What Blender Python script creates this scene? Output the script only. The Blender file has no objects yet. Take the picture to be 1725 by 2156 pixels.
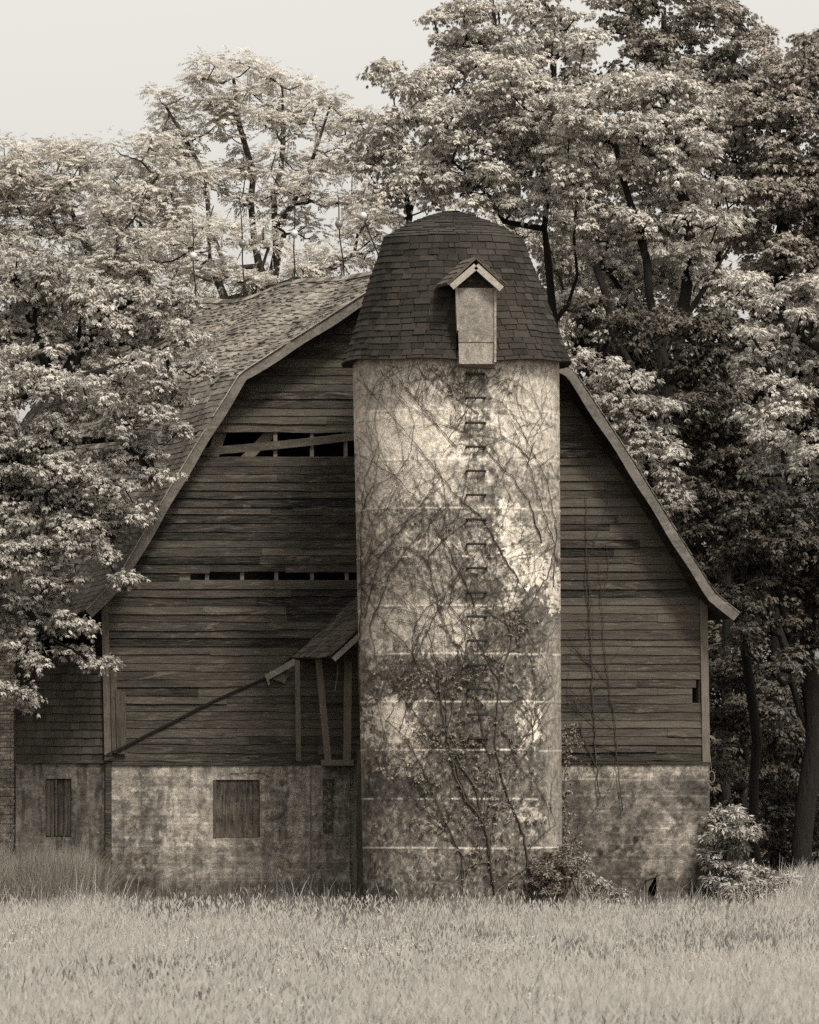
import bpy, math, random
import numpy as np
random.seed(7)
rng = np.random.default_rng(11)
PI = math.pi
scene = bpy.context.scene
COL = scene.collection

# ------------------------------------------------------------------ camera, sky, sun, exposure
FPX, EYE, CAMD = 18000.0, 2.0, 144.0       # focal length in reference pixels, eye height, distance to the barn front
cam = bpy.data.cameras.new('camera')
cam_ob = bpy.data.objects.new('camera', cam); COL.objects.link(cam_ob)
cam_ob.location = (0, -CAMD, EYE); cam_ob.rotation_euler = (PI/2, 0, 0)
cam.sensor_fit = 'HORIZONTAL'; cam.sensor_width = 36.0
cam.lens = FPX/1725.0*36.0
cam.shift_y = (1700-1078)/1725.0
cam.clip_start = 1.0; cam.clip_end = 6000
cam.dof.use_dof = True; cam.dof.focus_distance = CAMD; cam.dof.aperture_fstop = 16.0
scene.camera = cam_ob

SUN_AZ, SUN_EL = math.radians(30), math.radians(52)      # to the right of the viewer's back
world = bpy.data.worlds.new("World"); scene.world = world; world.use_nodes = True
nt = world.node_tree; nt.nodes.clear()
sky = nt.nodes.new('ShaderNodeTexSky'); sky.sky_type = 'NISHITA'; sky.sun_disc = False
sky.sun_elevation = SUN_EL; sky.sun_rotation = PI - SUN_AZ
sky.air_density = 1.0; sky.dust_density = 3.0; sky.ozone_density = 1.0
bw = nt.nodes.new('ShaderNodeRGBToBW'); nt.links.new(sky.outputs[0], bw.inputs[0])
tintn = nt.nodes.new('ShaderNodeVectorMath'); tintn.operation = 'SCALE'; tintn.inputs[0].default_value = (1.0, 0.972, 0.912)
nt.links.new(bw.outputs[0], tintn.inputs['Scale'])
bg = nt.nodes.new('ShaderNodeBackground'); bg.inputs['Strength'].default_value = 0.13
nt.links.new(tintn.outputs[0], bg.inputs['Color'])
wo = nt.nodes.new('ShaderNodeOutputWorld'); nt.links.new(bg.outputs[0], wo.inputs['Surface'])

sd = bpy.data.lights.new('sun', 'SUN'); sd.energy = 2.0; sd.angle = math.radians(8.0); sd.color = (1.0, 0.965, 0.89)
so = bpy.data.objects.new('sun', sd); COL.objects.link(so)
from mathutils import Vector
sdir = Vector((math.sin(SUN_AZ)*math.cos(SUN_EL), -math.cos(SUN_AZ)*math.cos(SUN_EL), math.sin(SUN_EL)))
so.rotation_euler = (-sdir).to_track_quat('-Z', 'Y').to_euler(); so.location = sdir*60

scene.view_settings.view_transform = 'Standard'; scene.view_settings.look = 'None'
scene.view_settings.gamma = 1.0; scene.view_settings.use_curve_mapping = False
scene.view_settings.exposure = 0.85
scene.render.engine = 'CYCLES'; scene.cycles.use_denoising = False
scene.cycles.max_bounces = 6; scene.cycles.diffuse_bounces = 3; scene.cycles.transmission_bounces = 3
scene.cycles.transparent_max_bounces = 4; scene.cycles.glossy_bounces = 2
scene.cycles.caustics_reflective = False; scene.cycles.caustics_refractive = False

# ------------------------------------------------------------------ helpers
def W(px, py, Y=0.0):
    """point of the place at depth Y behind the barn front, seen at reference pixel px, py"""
    s = FPX/(Y+CAMD)
    return ((px-862.5)/s, Y, EYE+(1700-py)/s)

def tag(o, label=None, cat=None, group=None, kind=None):
    if label: o['label'] = label
    if cat: o['category'] = cat
    if group: o['group'] = group
    if kind: o['kind'] = kind
    return o

def thing(name, label, cat, loc=(0, 0, 0), group=None, parent=None):
    o = bpy.data.objects.new(name, None); COL.objects.link(o); o.empty_display_size = 0.3
    o.location = loc
    if parent is not None: o.parent = parent
    if label: tag(o, label, cat, group)
    return o

def wpos(o):
    x = Vector((0, 0, 0))
    while o is not None:
        x = x + Vector(o.location); o = o.parent
    return x

def npmesh(name, V, F, mat, parent=None, tone=None, smooth=False, size=None):
    """V (n,3) world coordinates, F (m,k) faces, one ring size"""
    V = np.asarray(V, dtype=np.float32).reshape(-1, 3); F = np.asarray(F, dtype=np.int32)
    if parent is not None:
        V = V - np.array(wpos(parent), dtype=np.float32)
    me = bpy.data.meshes.new(name)
    me.vertices.add(len(V)); me.vertices.foreach_set('co', V.ravel())
    k = F.shape[1]
    me.loops.add(F.size); me.loops.foreach_set('vertex_index', F.ravel())
    me.polygons.add(len(F)); me.polygons.foreach_set('loop_start', np.arange(0, F.size, k, dtype=np.int32))
    if smooth: me.polygons.foreach_set('use_smooth', np.ones(len(F), dtype=bool))
    me.update(calc_edges=True)
    if tone is not None:
        at = me.attributes.new('tone', 'FLOAT', 'POINT'); at.data.foreach_set('value', np.asarray(tone, dtype=np.float32))
    me.materials.append(mat)
    o = bpy.data.objects.new(name, me); COL.objects.link(o)
    if parent is not None: o.parent = parent
    return o

class MB:
    def __init__(s): s.v = []; s.f = []; s.t = []
    def add(s, vs, fs, t=0.5):
        b = len(s.v); s.v += [tuple(p) for p in vs]; s.f += [tuple(i+b for i in f) for f in fs]
        s.t += [t]*len(vs) if not isinstance(t, (list, tuple)) else list(t)
    def hexa(s, p, t=0.5):   # p: 8 corners, bottom loop 0-3 then top loop 4-7
        s.add(p, [(0,3,2,1),(4,5,6,7),(0,1,5,4),(1,2,6,5),(2,3,7,6),(3,0,4,7)], t)
    def box(s, x0, x1, y0, y1, z0, z1, t=0.5):
        s.hexa([(x0,y0,z0),(x1,y0,z0),(x1,y1,z0),(x0,y1,z0),(x0,y0,z1),(x1,y0,z1),(x1,y1,z1),(x0,y1,z1)], t)
    def beam(s, a, b, w, d, up=(0, 1, 0), t=0.5):
        """bar from a to b, width w across and depth d along 'up'"""
        a = Vector(a); b = Vector(b); ax = (b-a).normalized(); u = Vector(up); u = (u-ax*u.dot(ax)).normalized(); c = ax.cross(u)
        q = []
        for p in (a, b):
            q += [p-c*w/2-u*d/2, p+c*w/2-u*d/2, p+c*w/2+u*d/2, p-c*w/2+u*d/2]
        s.hexa(q, t)
    def tube(s, pts, rad, n=6, t=0.5, cap=True):
        b = len(s.v); m = len(pts); prev = None
        for i in range(m):
            p = Vector(pts[i]); q0 = Vector(pts[max(i-1, 0)]); q1 = Vector(pts[min(i+1, m-1)])
            ax = (q1-q0); ax = ax.normalized() if ax.length > 1e-9 else Vector((0, 0, 1))
            if prev is None: u = ax.orthogonal().normalized()
            else:
                u = prev-ax*prev.dot(ax); u = u.normalized() if u.length > 1e-6 else ax.orthogonal().normalized()
            prev = u; w = ax.cross(u); r = rad[i] if hasattr(rad, '__len__') else rad
            for k in range(n):
                a = 2*PI*k/n; s.v.append(tuple(p+(u*math.cos(a)+w*math.sin(a))*r)); s.t.append(t)
        for i in range(m-1):
            for k in range(n):
                s.f.append((b+i*n+k, b+i*n+(k+1) % n, b+(i+1)*n+(k+1) % n, b+(i+1)*n+k))
        if cap:
            s.f.append(tuple(b+k for k in range(n-1, -1, -1))); s.f.append(tuple(b+(m-1)*n+k for k in range(n)))
    def sphere(s, c, r, nu=14, nv=9, t=0.5):
        b = len(s.v); vs = []
        for j in range(nv+1):
            th = PI*j/nv
            for i in range(nu):
                ph = 2*PI*i/nu; vs.append((c[0]+r*math.sin(th)*math.cos(ph), c[1]+r*math.sin(th)*math.sin(ph), c[2]+r*math.cos(th)))
        fs = [(j*nu+i, (j+1)*nu+i, (j+1)*nu+(i+1) % nu, j*nu+(i+1) % nu) for j in range(nv) for i in range(nu)]
        s.add(vs, fs, t)
    def build(s, name, mat, parent=None, smooth=False):
        me = bpy.data.meshes.new(name); off = wpos(parent) if parent is not None else Vector((0, 0, 0))
        me.from_pydata([(x-off.x, y-off.y, z-off.z) for x, y, z in s.v], [], s.f); me.update()
        if smooth: me.polygons.foreach_set('use_smooth', np.ones(len(me.polygons), dtype=bool))
        at = me.attributes.new('tone', 'FLOAT', 'POINT'); at.data.foreach_set('value', np.array(s.t, dtype=np.float32))
        me.materials.append(mat)
        o = bpy.data.objects.new(name, me); COL.objects.link(o)
        if parent is not None: o.parent = parent
        return o

# value noise in numpy
_tab = rng.random(65536)
def _h(ix, iy, sd): return _tab[(ix*374761393 + iy*668265263 + sd*974711) & 65535]
def vnoise(x, y, sd=0):
    x = np.asarray(x, dtype=float); y = np.asarray(y, dtype=float)
    ix = np.floor(x).astype(np.int64); iy = np.floor(y).astype(np.int64); fx = x-ix; fy = y-iy
    fx = fx*fx*(3-2*fx); fy = fy*fy*(3-2*fy)
    a = _h(ix, iy, sd); b = _h(ix+1, iy, sd); c = _h(ix, iy+1, sd); d = _h(ix+1, iy+1, sd)
    return (a*(1-fx)+b*fx)*(1-fy)+(c*(1-fx)+d*fx)*fy
def fbm(x, y, o=4, sd=0):
    r = 0; a = .5; n = 0
    for i in range(o): r = r+a*vnoise(x*2**i, y*2**i, sd+i*17); n += a; a *= .55
    return r/n
def fbr(x, y, o=4, sd=0):
    r = 0; a = .5; n = 0; x = np.asarray(x, dtype=float)+0*y; y = np.asarray(y, dtype=float)+0*x
    for i in range(o):
        x, y = .79*x-.61*y+3.1, .61*x+.79*y-7.7
        r = r+a*vnoise(x*2.03**i, y*2.03**i, sd+i*17); n += a; a *= .58
    return r/n
def sst(a, b, x):
    t = np.clip((x-a)/(b-a), 0, 1); return t*t*(3-2*t)

# ------------------------------------------------------------------ materials
def new_mat(name):
    m = bpy.data.materials.new(name); m.use_nodes = True; n = m.node_tree; n.nodes.clear()
    out = n.nodes.new('ShaderNodeOutputMaterial'); return m, n, out
def nd(n, typ, **kw):
    x = n.nodes.new(typ)
    for k, v in kw.items():
        if k.startswith('i_'): x.inputs[k[2:]].default_value = v
        else: setattr(x, k, v)
    return x
def mth(n, op, a, b=None, c=None, clamp=False):
    x = n.nodes.new('ShaderNodeMath'); x.operation = op; x.use_clamp = clamp
    for i, v in enumerate((a, b, c)):
        if v is None: continue
        if isinstance(v, (int, float)): x.inputs[i].default_value = v
        else: n.links.new(v, x.inputs[i])
    return x.outputs[0]
def noise(n, co, sc, det=4, rough=.6, vec=(1, 1, 1), dist=0.0):
    mp = nd(n, 'ShaderNodeMapping'); mp.inputs['Scale'].default_value = vec; n.links.new(co, mp.inputs['Vector'])
    x = nd(n, 'ShaderNodeTexNoise'); x.inputs['Scale'].default_value = sc; x.inputs['Detail'].default_value = det
    x.inputs['Roughness'].default_value = rough; x.inputs['Distortion'].default_value = dist
    n.links.new(mp.outputs[0], x.inputs['Vector']); return x.outputs['Fac']
def mrange(n, v, a, b, c, d, clamp=True):
    x = nd(n, 'ShaderNodeMapRange'); x.clamp = clamp
    for i, q in zip(('From Min', 'From Max', 'To Min', 'To Max'), (a, b, c, d)): x.inputs[i].default_value = q
    n.links.new(v, x.inputs['Value']); return x.outputs['Result']
def graytint(n, val, tint):
    x = nd(n, 'ShaderNodeVectorMath', operation='SCALE'); x.inputs[0].default_value = tint; n.links.new(val, x.inputs['Scale']); return x.outputs[0]
def finish(n, out, col, rough=.9, bump=None, bs=.5, bd=.02, spec=.25):
    p = nd(n, 'ShaderNodeBsdfPrincipled'); n.links.new(col, p.inputs['Base Color']); p.inputs['Roughness'].default_value = rough
    p.inputs['Specular IOR Level'].default_value = spec
    if bump is not None:
        b = nd(n, 'ShaderNodeBump'); b.inputs['Strength'].default_value = bs; b.inputs['Distance'].default_value = bd
        n.links.new(bump, b.inputs['Height']); n.links.new(b.outputs[0], p.inputs['Normal'])
    n.links.new(p.outputs[0], out.inputs['Surface'])

T_WARM = (1.0, .845, .66); T_MID = (1.0, .885, .745); T_LIGHT = (1.0, .93, .83)
def wood(name, lo, hi, vec=(.6, 3, 14), streak=.35, tint=T_WARM, bs=.7, patch=1.0):
    m, n, out = new_mat(name)
    co = nd(n, 'ShaderNodeTexCoord').outputs['Object']; tone = nd(n, 'ShaderNodeAttribute', attribute_name='tone').outputs['Fac']
    gr = noise(n, co, 5, 6, .7, vec, .3)                                   # grain along the board
    big = noise(n, co, .55, 5, .65, (.4, 1, 3.0), .6)                       # weather patches
    fine = noise(n, co, 16, 4, .75, vec)
    peel = mrange(n, noise(n, co, 2.2, 7, .75, (vec[0]*1.3, 2, vec[2]*.35) if vec[2] > vec[0] else (vec[0]*.35, 2, vec[2]*1.3), 1.0), .545, .62, 0, 1)
    v = mth(n, 'ADD', mth(n, 'MULTIPLY', mrange(n, gr, .36, .64, 0, 1), .42), mth(n, 'MULTIPLY', mrange(n, big, .35, .65, 0, 1), .38*patch))
    v = mth(n, 'ADD', v, mth(n, 'MULTIPLY', mth(n, 'SUBTRACT', tone, .5), .7))
    v = mth(n, 'ADD', v, mth(n, 'MULTIPLY', mrange(n, fine, .34, .66, -.5, .5), .38))
    v = mth(n, 'ADD', v, mth(n, 'MULTIPLY', peel, streak), clamp=True)
    gouge = mrange(n, noise(n, co, 3.1, 8, .8, (vec[0]*1.6, 2, vec[2]*.5) if vec[2] > vec[0] else (vec[0]*.5, 2, vec[2]*1.6), .6), .60, .66, 1, .15)
    v = mth(n, 'MULTIPLY', v, gouge)
    v = mrange(n, v, 0, 1, lo, hi)
    h = mth(n, 'ADD', gr, mth(n, 'MULTIPLY', fine, .6))
    finish(n, out, graytint(n, v, tint), .85, h, bs, .012); return m
M = {}
M['siding'] = wood('weathered_siding', .001, .10, streak=.6, patch=1.15)
M['siding_vertical'] = wood('weathered_boards_upright', .02, .12, (14, 3, .6))
M['rake'] = wood('rake_board_wood', .07, .22, (2, 2, 2), .3, T_MID)
M['post'] = wood('post_wood', .05, .16, (14, 3, .8), .3)
M['stud'] = wood('stud_wood', .06, .2, (12, 3, .8), .2)
M['plywood'] = wood('plywood_panel', .01, .2, (7, 3, .6), .35, T_WARM, 1)
M['osb'] = wood('chipboard_panel', .12, .38, (3, 3, 5), .4, T_MID, .8)
M['trim'] = wood('trim_wood', .14, .4, (3, 3, 3), .4, T_MID)

def shingle(name, lo, hi, tint=T_WARM, streak=.35, sc=9, lichen=.3):
    m, n, out = new_mat(name)
    co = nd(n, 'ShaderNodeTexCoord').outputs['Object']; tone = nd(n, 'ShaderNodeAttribute', attribute_name='tone').outputs['Fac']
    a = noise(n, co, sc, 6, .75, (1, 1, 1)); big = noise(n, co, .8, 4, .6)
    gran = noise(n, co, 70, 3, .8)
    v = mth(n, 'ADD', mth(n, 'MULTIPLY', tone, .55), mth(n, 'MULTIPLY', mrange(n, a, .3, .7, 0, 1), .3))
    v = mth(n, 'ADD', v, mrange(n, big, .35, .65, -.12, .18))
    v = mth(n, 'ADD', v, mrange(n, gran, .3, .7, -.1, .1))
    v = mth(n, 'ADD', v, mth(n, 'MULTIPLY', mrange(n, noise(n, co, 3.2, 8, .8, (1, 1, .6), 1.), .6, .7, 0, 1), lichen), clamp=True)
    v = mrange(n, v, 0, 1, lo, hi)
    finish(n, out, graytint(n, v, tint), .9, mth(n, 'ADD', a, gran), .6, .01); return m
M['asphalt_shingle'] = shingle('asphalt_shingles', .005, .055)
M['wood_shingle'] = shingle('weathered_wood_shingles', .03, .44, T_MID, sc=14, lichen=.45)
M['wall_shingle'] = shingle('wall_shingles', .012, .07)
M['porch_shingle'] = shingle('porch_shingles', .03, .16)

def concrete(name, tint=T_MID, mul=1.0):
    """the tone attribute carries the whitewash, moss and damp marks of the wall"""
    m, n, out = new_mat(name)
    co = nd(n, 'ShaderNodeTexCoord').outputs['Object']; tone = nd(n, 'ShaderNodeAttribute', attribute_name='tone').outputs['Fac']
    g = noise(n, co, 55, 4, .8); md = noise(n, co, 9, 6, .7, (1, 1, .7)); pit = noise(n, co, 30, 3, .9)
    st = noise(n, co, 7, 5, .7, (1, 1, .12))
    v = mth(n, 'MULTIPLY', tone, mrange(n, g, .3, .7, .45, 1.55))
    v = mth(n, 'MULTIPLY', v, mrange(n, md, .35, .65, .68, 1.3))
    v = mth(n, 'MULTIPLY', v, mrange(n, st, .35, .7, 1.08, .82))
    v = mth(n, 'MULTIPLY', v, mrange(n, pit, .62, .70, 1.0, .55))
    v = mth(n, 'MULTIPLY', v, mul)
    finish(n, out, graytint(n, v, tint), .93, mth(n, 'ADD', g, mth(n, 'MULTIPLY', md, 1.5)), .55, .02, .15); return m
M['concrete'] = concrete('aged_concrete')
M['brick'] = concrete('painted_brick')

def plain(name, v, tint=T_WARM, rough=.8, var=.4, sc=12, vec=(1, 1, 1)):
    m, n, out = new_mat(name); co = nd(n, 'ShaderNodeTexCoord').outputs['Object']
    a = noise(n, co, sc, 5, .7, vec); c = mrange(n, a, .25, .75, v*(1-var), v*(1+var))
    finish(n, out, graytint(n, c, tint), rough, a, .5 if 'bark' not in name else 1.0, .01 if 'bark' not in name else .06); return m
M['iron'] = plain('rusty_iron', .012, rough=.6)
M['dark'] = plain('tar_and_hole_dark', .006)
M['interior'] = plain('barn_interior', .02)
M['bark'] = plain('tree_bark', .014, T_WARM, .9, .6, 3, (6, 6, 1))
M['bark_light'] = plain('locust_bark', .06, T_WARM, .9, .6, 3, (6, 6, 1))
M['vine_stem'] = plain('vine_stem', .05, T_WARM, .9, .5, 6)
M['vine_stem_pale'] = plain('vine_stem_pale', .22, T_MID, .9, .5, 6)
M['soil'] = plain('meadow_soil', .10, T_MID, 1, .4, 1.5)
def glassball(name, v):
    m, n, out = new_mat(name); p = nd(n, 'ShaderNodeBsdfPrincipled'); p.inputs['Base Color'].default_value = (v, v*.95, v*.86, 1)
    p.inputs['Roughness'].default_value = .25; n.links.new(p.outputs[0], out.inputs['Surface']); return m
M['milk_glass'] = glassball('white_milk_glass', .55); M['smoke_glass'] = glassball('dark_glass', .16)

def leaf(name, lo, hi, tint=T_MID, trans=.3, gloss=.35):
    m, n, out = new_mat(name); tone = nd(n, 'ShaderNodeAttribute', attribute_name='tone').outputs['Fac']
    c = graytint(n, mrange(n, tone, 0, 1, lo, hi), tint)
    p = nd(n, 'ShaderNodeBsdfPrincipled'); n.links.new(c, p.inputs['Base Color']); p.inputs['Roughness'].default_value = .5
    p.inputs['Specular IOR Level'].default_value = gloss
    t = nd(n, 'ShaderNodeBsdfTranslucent'); n.links.new(c, t.inputs['Color'])
    mx = nd(n, 'ShaderNodeMixShader'); mx.inputs[0].default_value = trans
    n.links.new(p.outputs[0], mx.inputs[1]); n.links.new(t.outputs[0], mx.inputs[2]); n.links.new(mx.outputs[0], out.inputs['Surface'])
    return m
M['leaf_big'] = leaf('broad_leaf', .26, .78, T_LIGHT, .33)
M['leaf_shade_tone'] = leaf('broad_leaf_shade_tone', .10, .46, T_MID, .25)  # upper right crowns: their shade is put into a darker leaf colour
M['leaf_near'] = leaf('near_leaf', .22, .68, T_LIGHT, .33)
M['leaf_locust'] = leaf('locust_leaf', .42, .74, T_LIGHT, .4, .1)
M['leaf_deep_shade_tone'] = leaf('broad_leaf_deep_shade_tone', .015, .14, T_WARM, .12)  # lower right trees and far wood: missing light painted as dark leaves
M['leaf_vine'] = leaf('vine_leaf', .05, .26, T_WARM, .2)
M['leaf_shrub'] = leaf('shrub_leaf', .14, .56, T_LIGHT, .25)
M['grass'] = leaf('meadow_grass_blade', .08, .50, T_LIGHT, .25, .1)
M['grass_shade_tone'] = leaf('tall_grass_shade_blade', .06, .30, T_MID, .2, .1)  # left bank grass, with the shade on it mixed into the blade colour
M['petal'] = leaf('petal', .38, .62, T_LIGHT, .2, .1)

# ------------------------------------------------------------------ ground
def ground_z(x, y):
    x = np.asarray(x, dtype=float); y = np.asarray(y, dtype=float)
    h = .10*(fbm(x*.35+40, y*.12+9, 3, 5)-.5)*2
    bank = sst(-4.7, -6.0, x)*sst(-3.4, -.8, y); h = h*(1-.5*bank)+bank*.42
    h = h+sst(5.1, 7.0, x)*sst(-7, 2, y)*.50
    return h*sst(260, 60, np.abs(y))
gx = np.concatenate([[-2500, -1200, -500, -200, -90, -50, -30], np.arange(-22, 22.01, .5), [30, 50, 90, 200, 500, 1200, 2500]])
gy = np.concatenate([[-1500, -600, -300, -180, -150], np.arange(-140, -20, 2.0), np.arange(-20, 16.1, .5), [20, 30, 45, 70, 120, 300, 800, 2500]])
GX, GY = np.meshgrid(gx, gy); GZ = ground_z(GX, GY)
ny, nx = GX.shape; idx = np.arange(ny*nx).reshape(ny, nx)
gf = np.stack([idx[:-1, :-1], idx[:-1, 1:], idx[1:, 1:], idx[1:, :-1]], -1).reshape(-1, 4)
tag(npmesh('ground', np.stack([GX, GY, GZ], -1).reshape(-1, 3), gf, M['soil'], smooth=True), kind='structure')

# ------------------------------------------------------------------ barn
SK = .445                                     # the barn runs back and to the left
BL = 8.6                                      # roof length back
def back(p, t): return (p[0]-SK*t, p[1]+t, p[2])
barn = thing('barn', 'weathered gambrel roofed wooden barn on a concrete base behind the silo', 'barn', (0, 0, 0))
YR = -.50
Lp = [W(x, y, YR) for x, y in ((856, 562), (680, 676), (505, 788), (440, 893), (375, 1000), (300, 1128), (258, 1200), (222, 1245), (181, 1287))]
Rp = [W(x, y, YR) for x, y in ((856, 562), (1030, 674), (1207, 780), (1330, 968), (1430, 1130), (1503, 1247), (1557, 1293))]
def prof_at(P, s):
    """point at length s along the roof line"""
    for a, b in zip(P[:-1], P[1:]):
        d = math.hypot(b[0]-a[0], b[2]-a[2])
        if s <= d or b is P[-1]:
            k = s/d; return (a[0]+(b[0]-a[0])*k, a[2]+(b[2]-a[2])*k), ((b[0]-a[0])/d, (b[2]-a[2])/d)
        s -= d
def plen(P): return sum(math.hypot(b[0]-a[0], b[2]-a[2]) for a, b in zip(P[:-1], P[1:]))
def sag(s, t):
    return -.11*math.sin(min(t/BL, 1)*PI*.5)**2 - .05*math.sin(t*1.1+.6)*math.sin(min(t, 1.5)/1.5*PI/2) + .03*math.sin(s*2.1+t*1.7)*min(t, 1)
def roof_pt(P, s, t, off=0):
    (x, z), (dx, dz) = prof_at(P, s); sgn = 1 if P is Rp else -1
    nx_, nz_ = (-dz*sgn, dx*sgn) if sgn > 0 else (dz, -dx)
    if nz_ < 0: nx_, nz_ = -nx_, -nz_
    return (x-SK*t+nx_*off, YR+t, z+sag(s, t)+nz_*off)
roof = thing('roof', None, None, parent=barn)
def deck(P, name):
    mb = MB(); S = plen(P); ns = 40; ntt = 16
    for side, off in ((0, 0), (1, -.07)):
        for i in range(ns+1):
            for j in range(ntt+1):
                mb.v.append(roof_pt(P, S*i/ns, BL*j/ntt, off)); mb.t.append(.3)
    N = (ns+1)*(ntt+1); I = lambda s, i, j: s*N+i*(ntt+1)+j
    for i in range(ns):
        for j in range(ntt):
            mb.f.append((I(0, i, j), I(0, i+1, j), I(0, i+1, j+1), I(0, i, j+1))); mb.f.append((I(1, i, j), I(1, i, j+1), I(1, i+1, j+1), I(1, i+1, j)))
        mb.f.append((I(0, i, 0), I(1, i, 0), I(1, i+1, 0), I(0, i+1, 0))); mb.f.append((I(0, i, ntt), I(0, i+1, ntt), I(1, i+1, ntt), I(1, i, ntt)))
    for j in range(ntt):
        for i in (0, ns): mb.f.append((I(0, i, j), I(0, i, j+1), I(1, i, j+1), I(1, i, j)))
    return mb.build(name, M['siding'], roof)
deck(Lp, 'roof_deck'); deck(Rp, 'roof_deck')
def shingles(P, name, expo, fine=True):
    mb = MB(); S = plen(P); s = S-.02; r = random.Random(3)
    breaks = plen(P[:3])
    while s > 0:
        upper = s < breaks
        t = -.05-r.random()*.1
        while t < BL:
            w = r.uniform(.07, .19) if upper else r.uniform(.08, .2)
            t0, t1 = max(t, -.035), min(t+w-.006, BL+.03)
            if t1-t0 > .02 and r.random() > (.05 if upper else .015):
                jag = r.uniform(-.03, .035) if upper else r.uniform(-.012, .012)
                th = r.uniform(.012, .032) if upper else r.uniform(.016, .024)
                ln = expo*1.5; s1 = min(s+jag, S+.03); s0 = max(s-ln, 0)
                up = r.uniform(0, .022) if upper and r.random() < .45 else 0.004
                tone = min(max(r.gauss(.5, .28), 0), 1) if upper else min(max(r.gauss(.25, .14), 0), 1)
                q = [roof_pt(P, s1, t0, up), roof_pt(P, s1, t1, up), roof_pt(P, s0, t1, .003), roof_pt(P, s0, t0, .003),
                     roof_pt(P, s1, t0, up+th), roof_pt(P, s1, t1, up+th*r.uniform(.7, 1.2)), roof_pt(P, s0, t1, .009), roof_pt(P, s0, t0, .009)]
                mb.hexa(q, tone)
            t += w
        s -= expo*r.uniform(.92, 1.08)
    return mb.build(name, M['wood_shingle'], roof)
shingles(Lp, 'shingles', .125); shingles(Rp, 'shingles', .16)
cap = MB()
r_ = random.Random(5); t = 0
while t < BL:
    for P in (Lp, Rp):
        cap.hexa([roof_pt(P, 0, t, .03), roof_pt(P, 0, t+.24, .03), roof_pt(P, .14, t+.24, .028), roof_pt(P, .14, t, .028),
                  roof_pt(P, 0, t, .05), roof_pt(P, 0, t+.24, .045), roof_pt(P, .14, t+.24, .042), roof_pt(P, .14, t, .048)], r_.random())
    t += .2
cap.build('ridge_cap', M['wood_shingle'], roof)
def rake(P, wd, name='rake_board'):
    S = plen(P); mb = MB(); n = 46
    A = []
    for i in range(n+1):
        s = S*i/n; a = roof_pt(P, s, 0, .0); b = roof_pt(P, s, 0, -wd*(1+.06*math.sin(i*.9)))
        A.append((a, b))
    for i in range(n):
        (a0, b0), (a1, b1) = A[i], A[i+1]
        f = lambda p, dy: (p[0], p[1]+dy, p[2])
        mb.hexa([f(b0, -.045), f(b1, -.045), f(b1, -.003), f(b0, -.003), f(a0, -.045), f(a1, -.045), f(a1, -.003), f(a0, -.003)], .5)
    return mb.build(name, M['rake'], barn)
rake(Lp, .155); rake(Rp, .15)
# thin pale drip strip along the left slope
mb = MB(); S = plen(Lp); n = 60; r_ = random.Random(9)
for i in range(n):
    if i in (17, 31, 32, 44):
        mb.build('drip_edge', M['trim'], barn); mb = MB(); continue
    s0, s1 = S*i/n, S*(i+1)/n
    a, b = roof_pt(Lp, s0, -.06, .03), roof_pt(Lp, s1, -.06, .03)
    mb.beam(a, b, .018, .05, t=r_.uniform(.5, 1))
mb.build('drip_edge', M['trim'], barn)


# gable outline (at the wall) -> x range at a height
def xr(z):
    def side(P, sg):
        for a, b in zip(P[:-1], P[1:]):
            if a[2] >= z >= b[2]:
                k = (a[2]-z)/(a[2]-b[2]); return a[0]+(b[0]-a[0])*k
        return None
    l, r = side(Lp, -1), side(Rp, 1)
    xl, xrr = W(220, 0)[0], W(1482, 0)[0]
    l = xl if l is None else max(xl, l+.03); r = xrr if r is None else min(xrr, r-.03)
    return l, r
Z0 = W(0, 1603)[2]; EXPO = 17.3/125
siding = MB(); r_ = random.Random(21)
row = 0; z = Z0
pz = lambda py: W(0, py)[2]; pxx = lambda px: W(px, 0)[0]
holes = [  # x0,x1,z0,z1 of missing boards (py top, py bottom)
    (417, 800, 911, 959), (378, 800, 1204, 1222)]
small = [(1466, 1478, 1437, 1449), (1458, 1480, 1466, 1476)]
top = pz(575)
def put_board(xa, xb, za, zb, tone, wob=.004):
    n = max(2, int((xb-xa)/.35)); pr = r_.choice([.0, .0, .004, .010, .016])-.004; za += r_.choice([0, 0, 0, -.012, .012]); ja = [r_.uniform(-wob, wob) for _ in range(n+1)]; jo = [r_.uniform(0, .006) for _ in range(n+1)]
    tilt = r_.uniform(-.003, .003)*(xb-xa) if wob < .01 else r_.uniform(-.01, .01)
    for i in range(n):
        k0, k1 = i/n, (i+1)/n; x0, x1 = xa+(xb-xa)*k0, xa+(xb-xa)*k1
        q = [(x0, -.024-pr-jo[i], za+ja[i]+tilt*k0), (x1, -.024-pr-jo[i+1], za+ja[i+1]+tilt*k1), (x1, -.002, za+ja[i+1]+tilt*k1), (x0, -.002, za+ja[i]+tilt*k0),
             (x0, -.009, zb+tilt*k0), (x1, -.009, zb+tilt*k1), (x1, .0, zb+tilt*k1), (x0, .0, zb+tilt*k0)]
        siding.hexa(q, tone)
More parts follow.
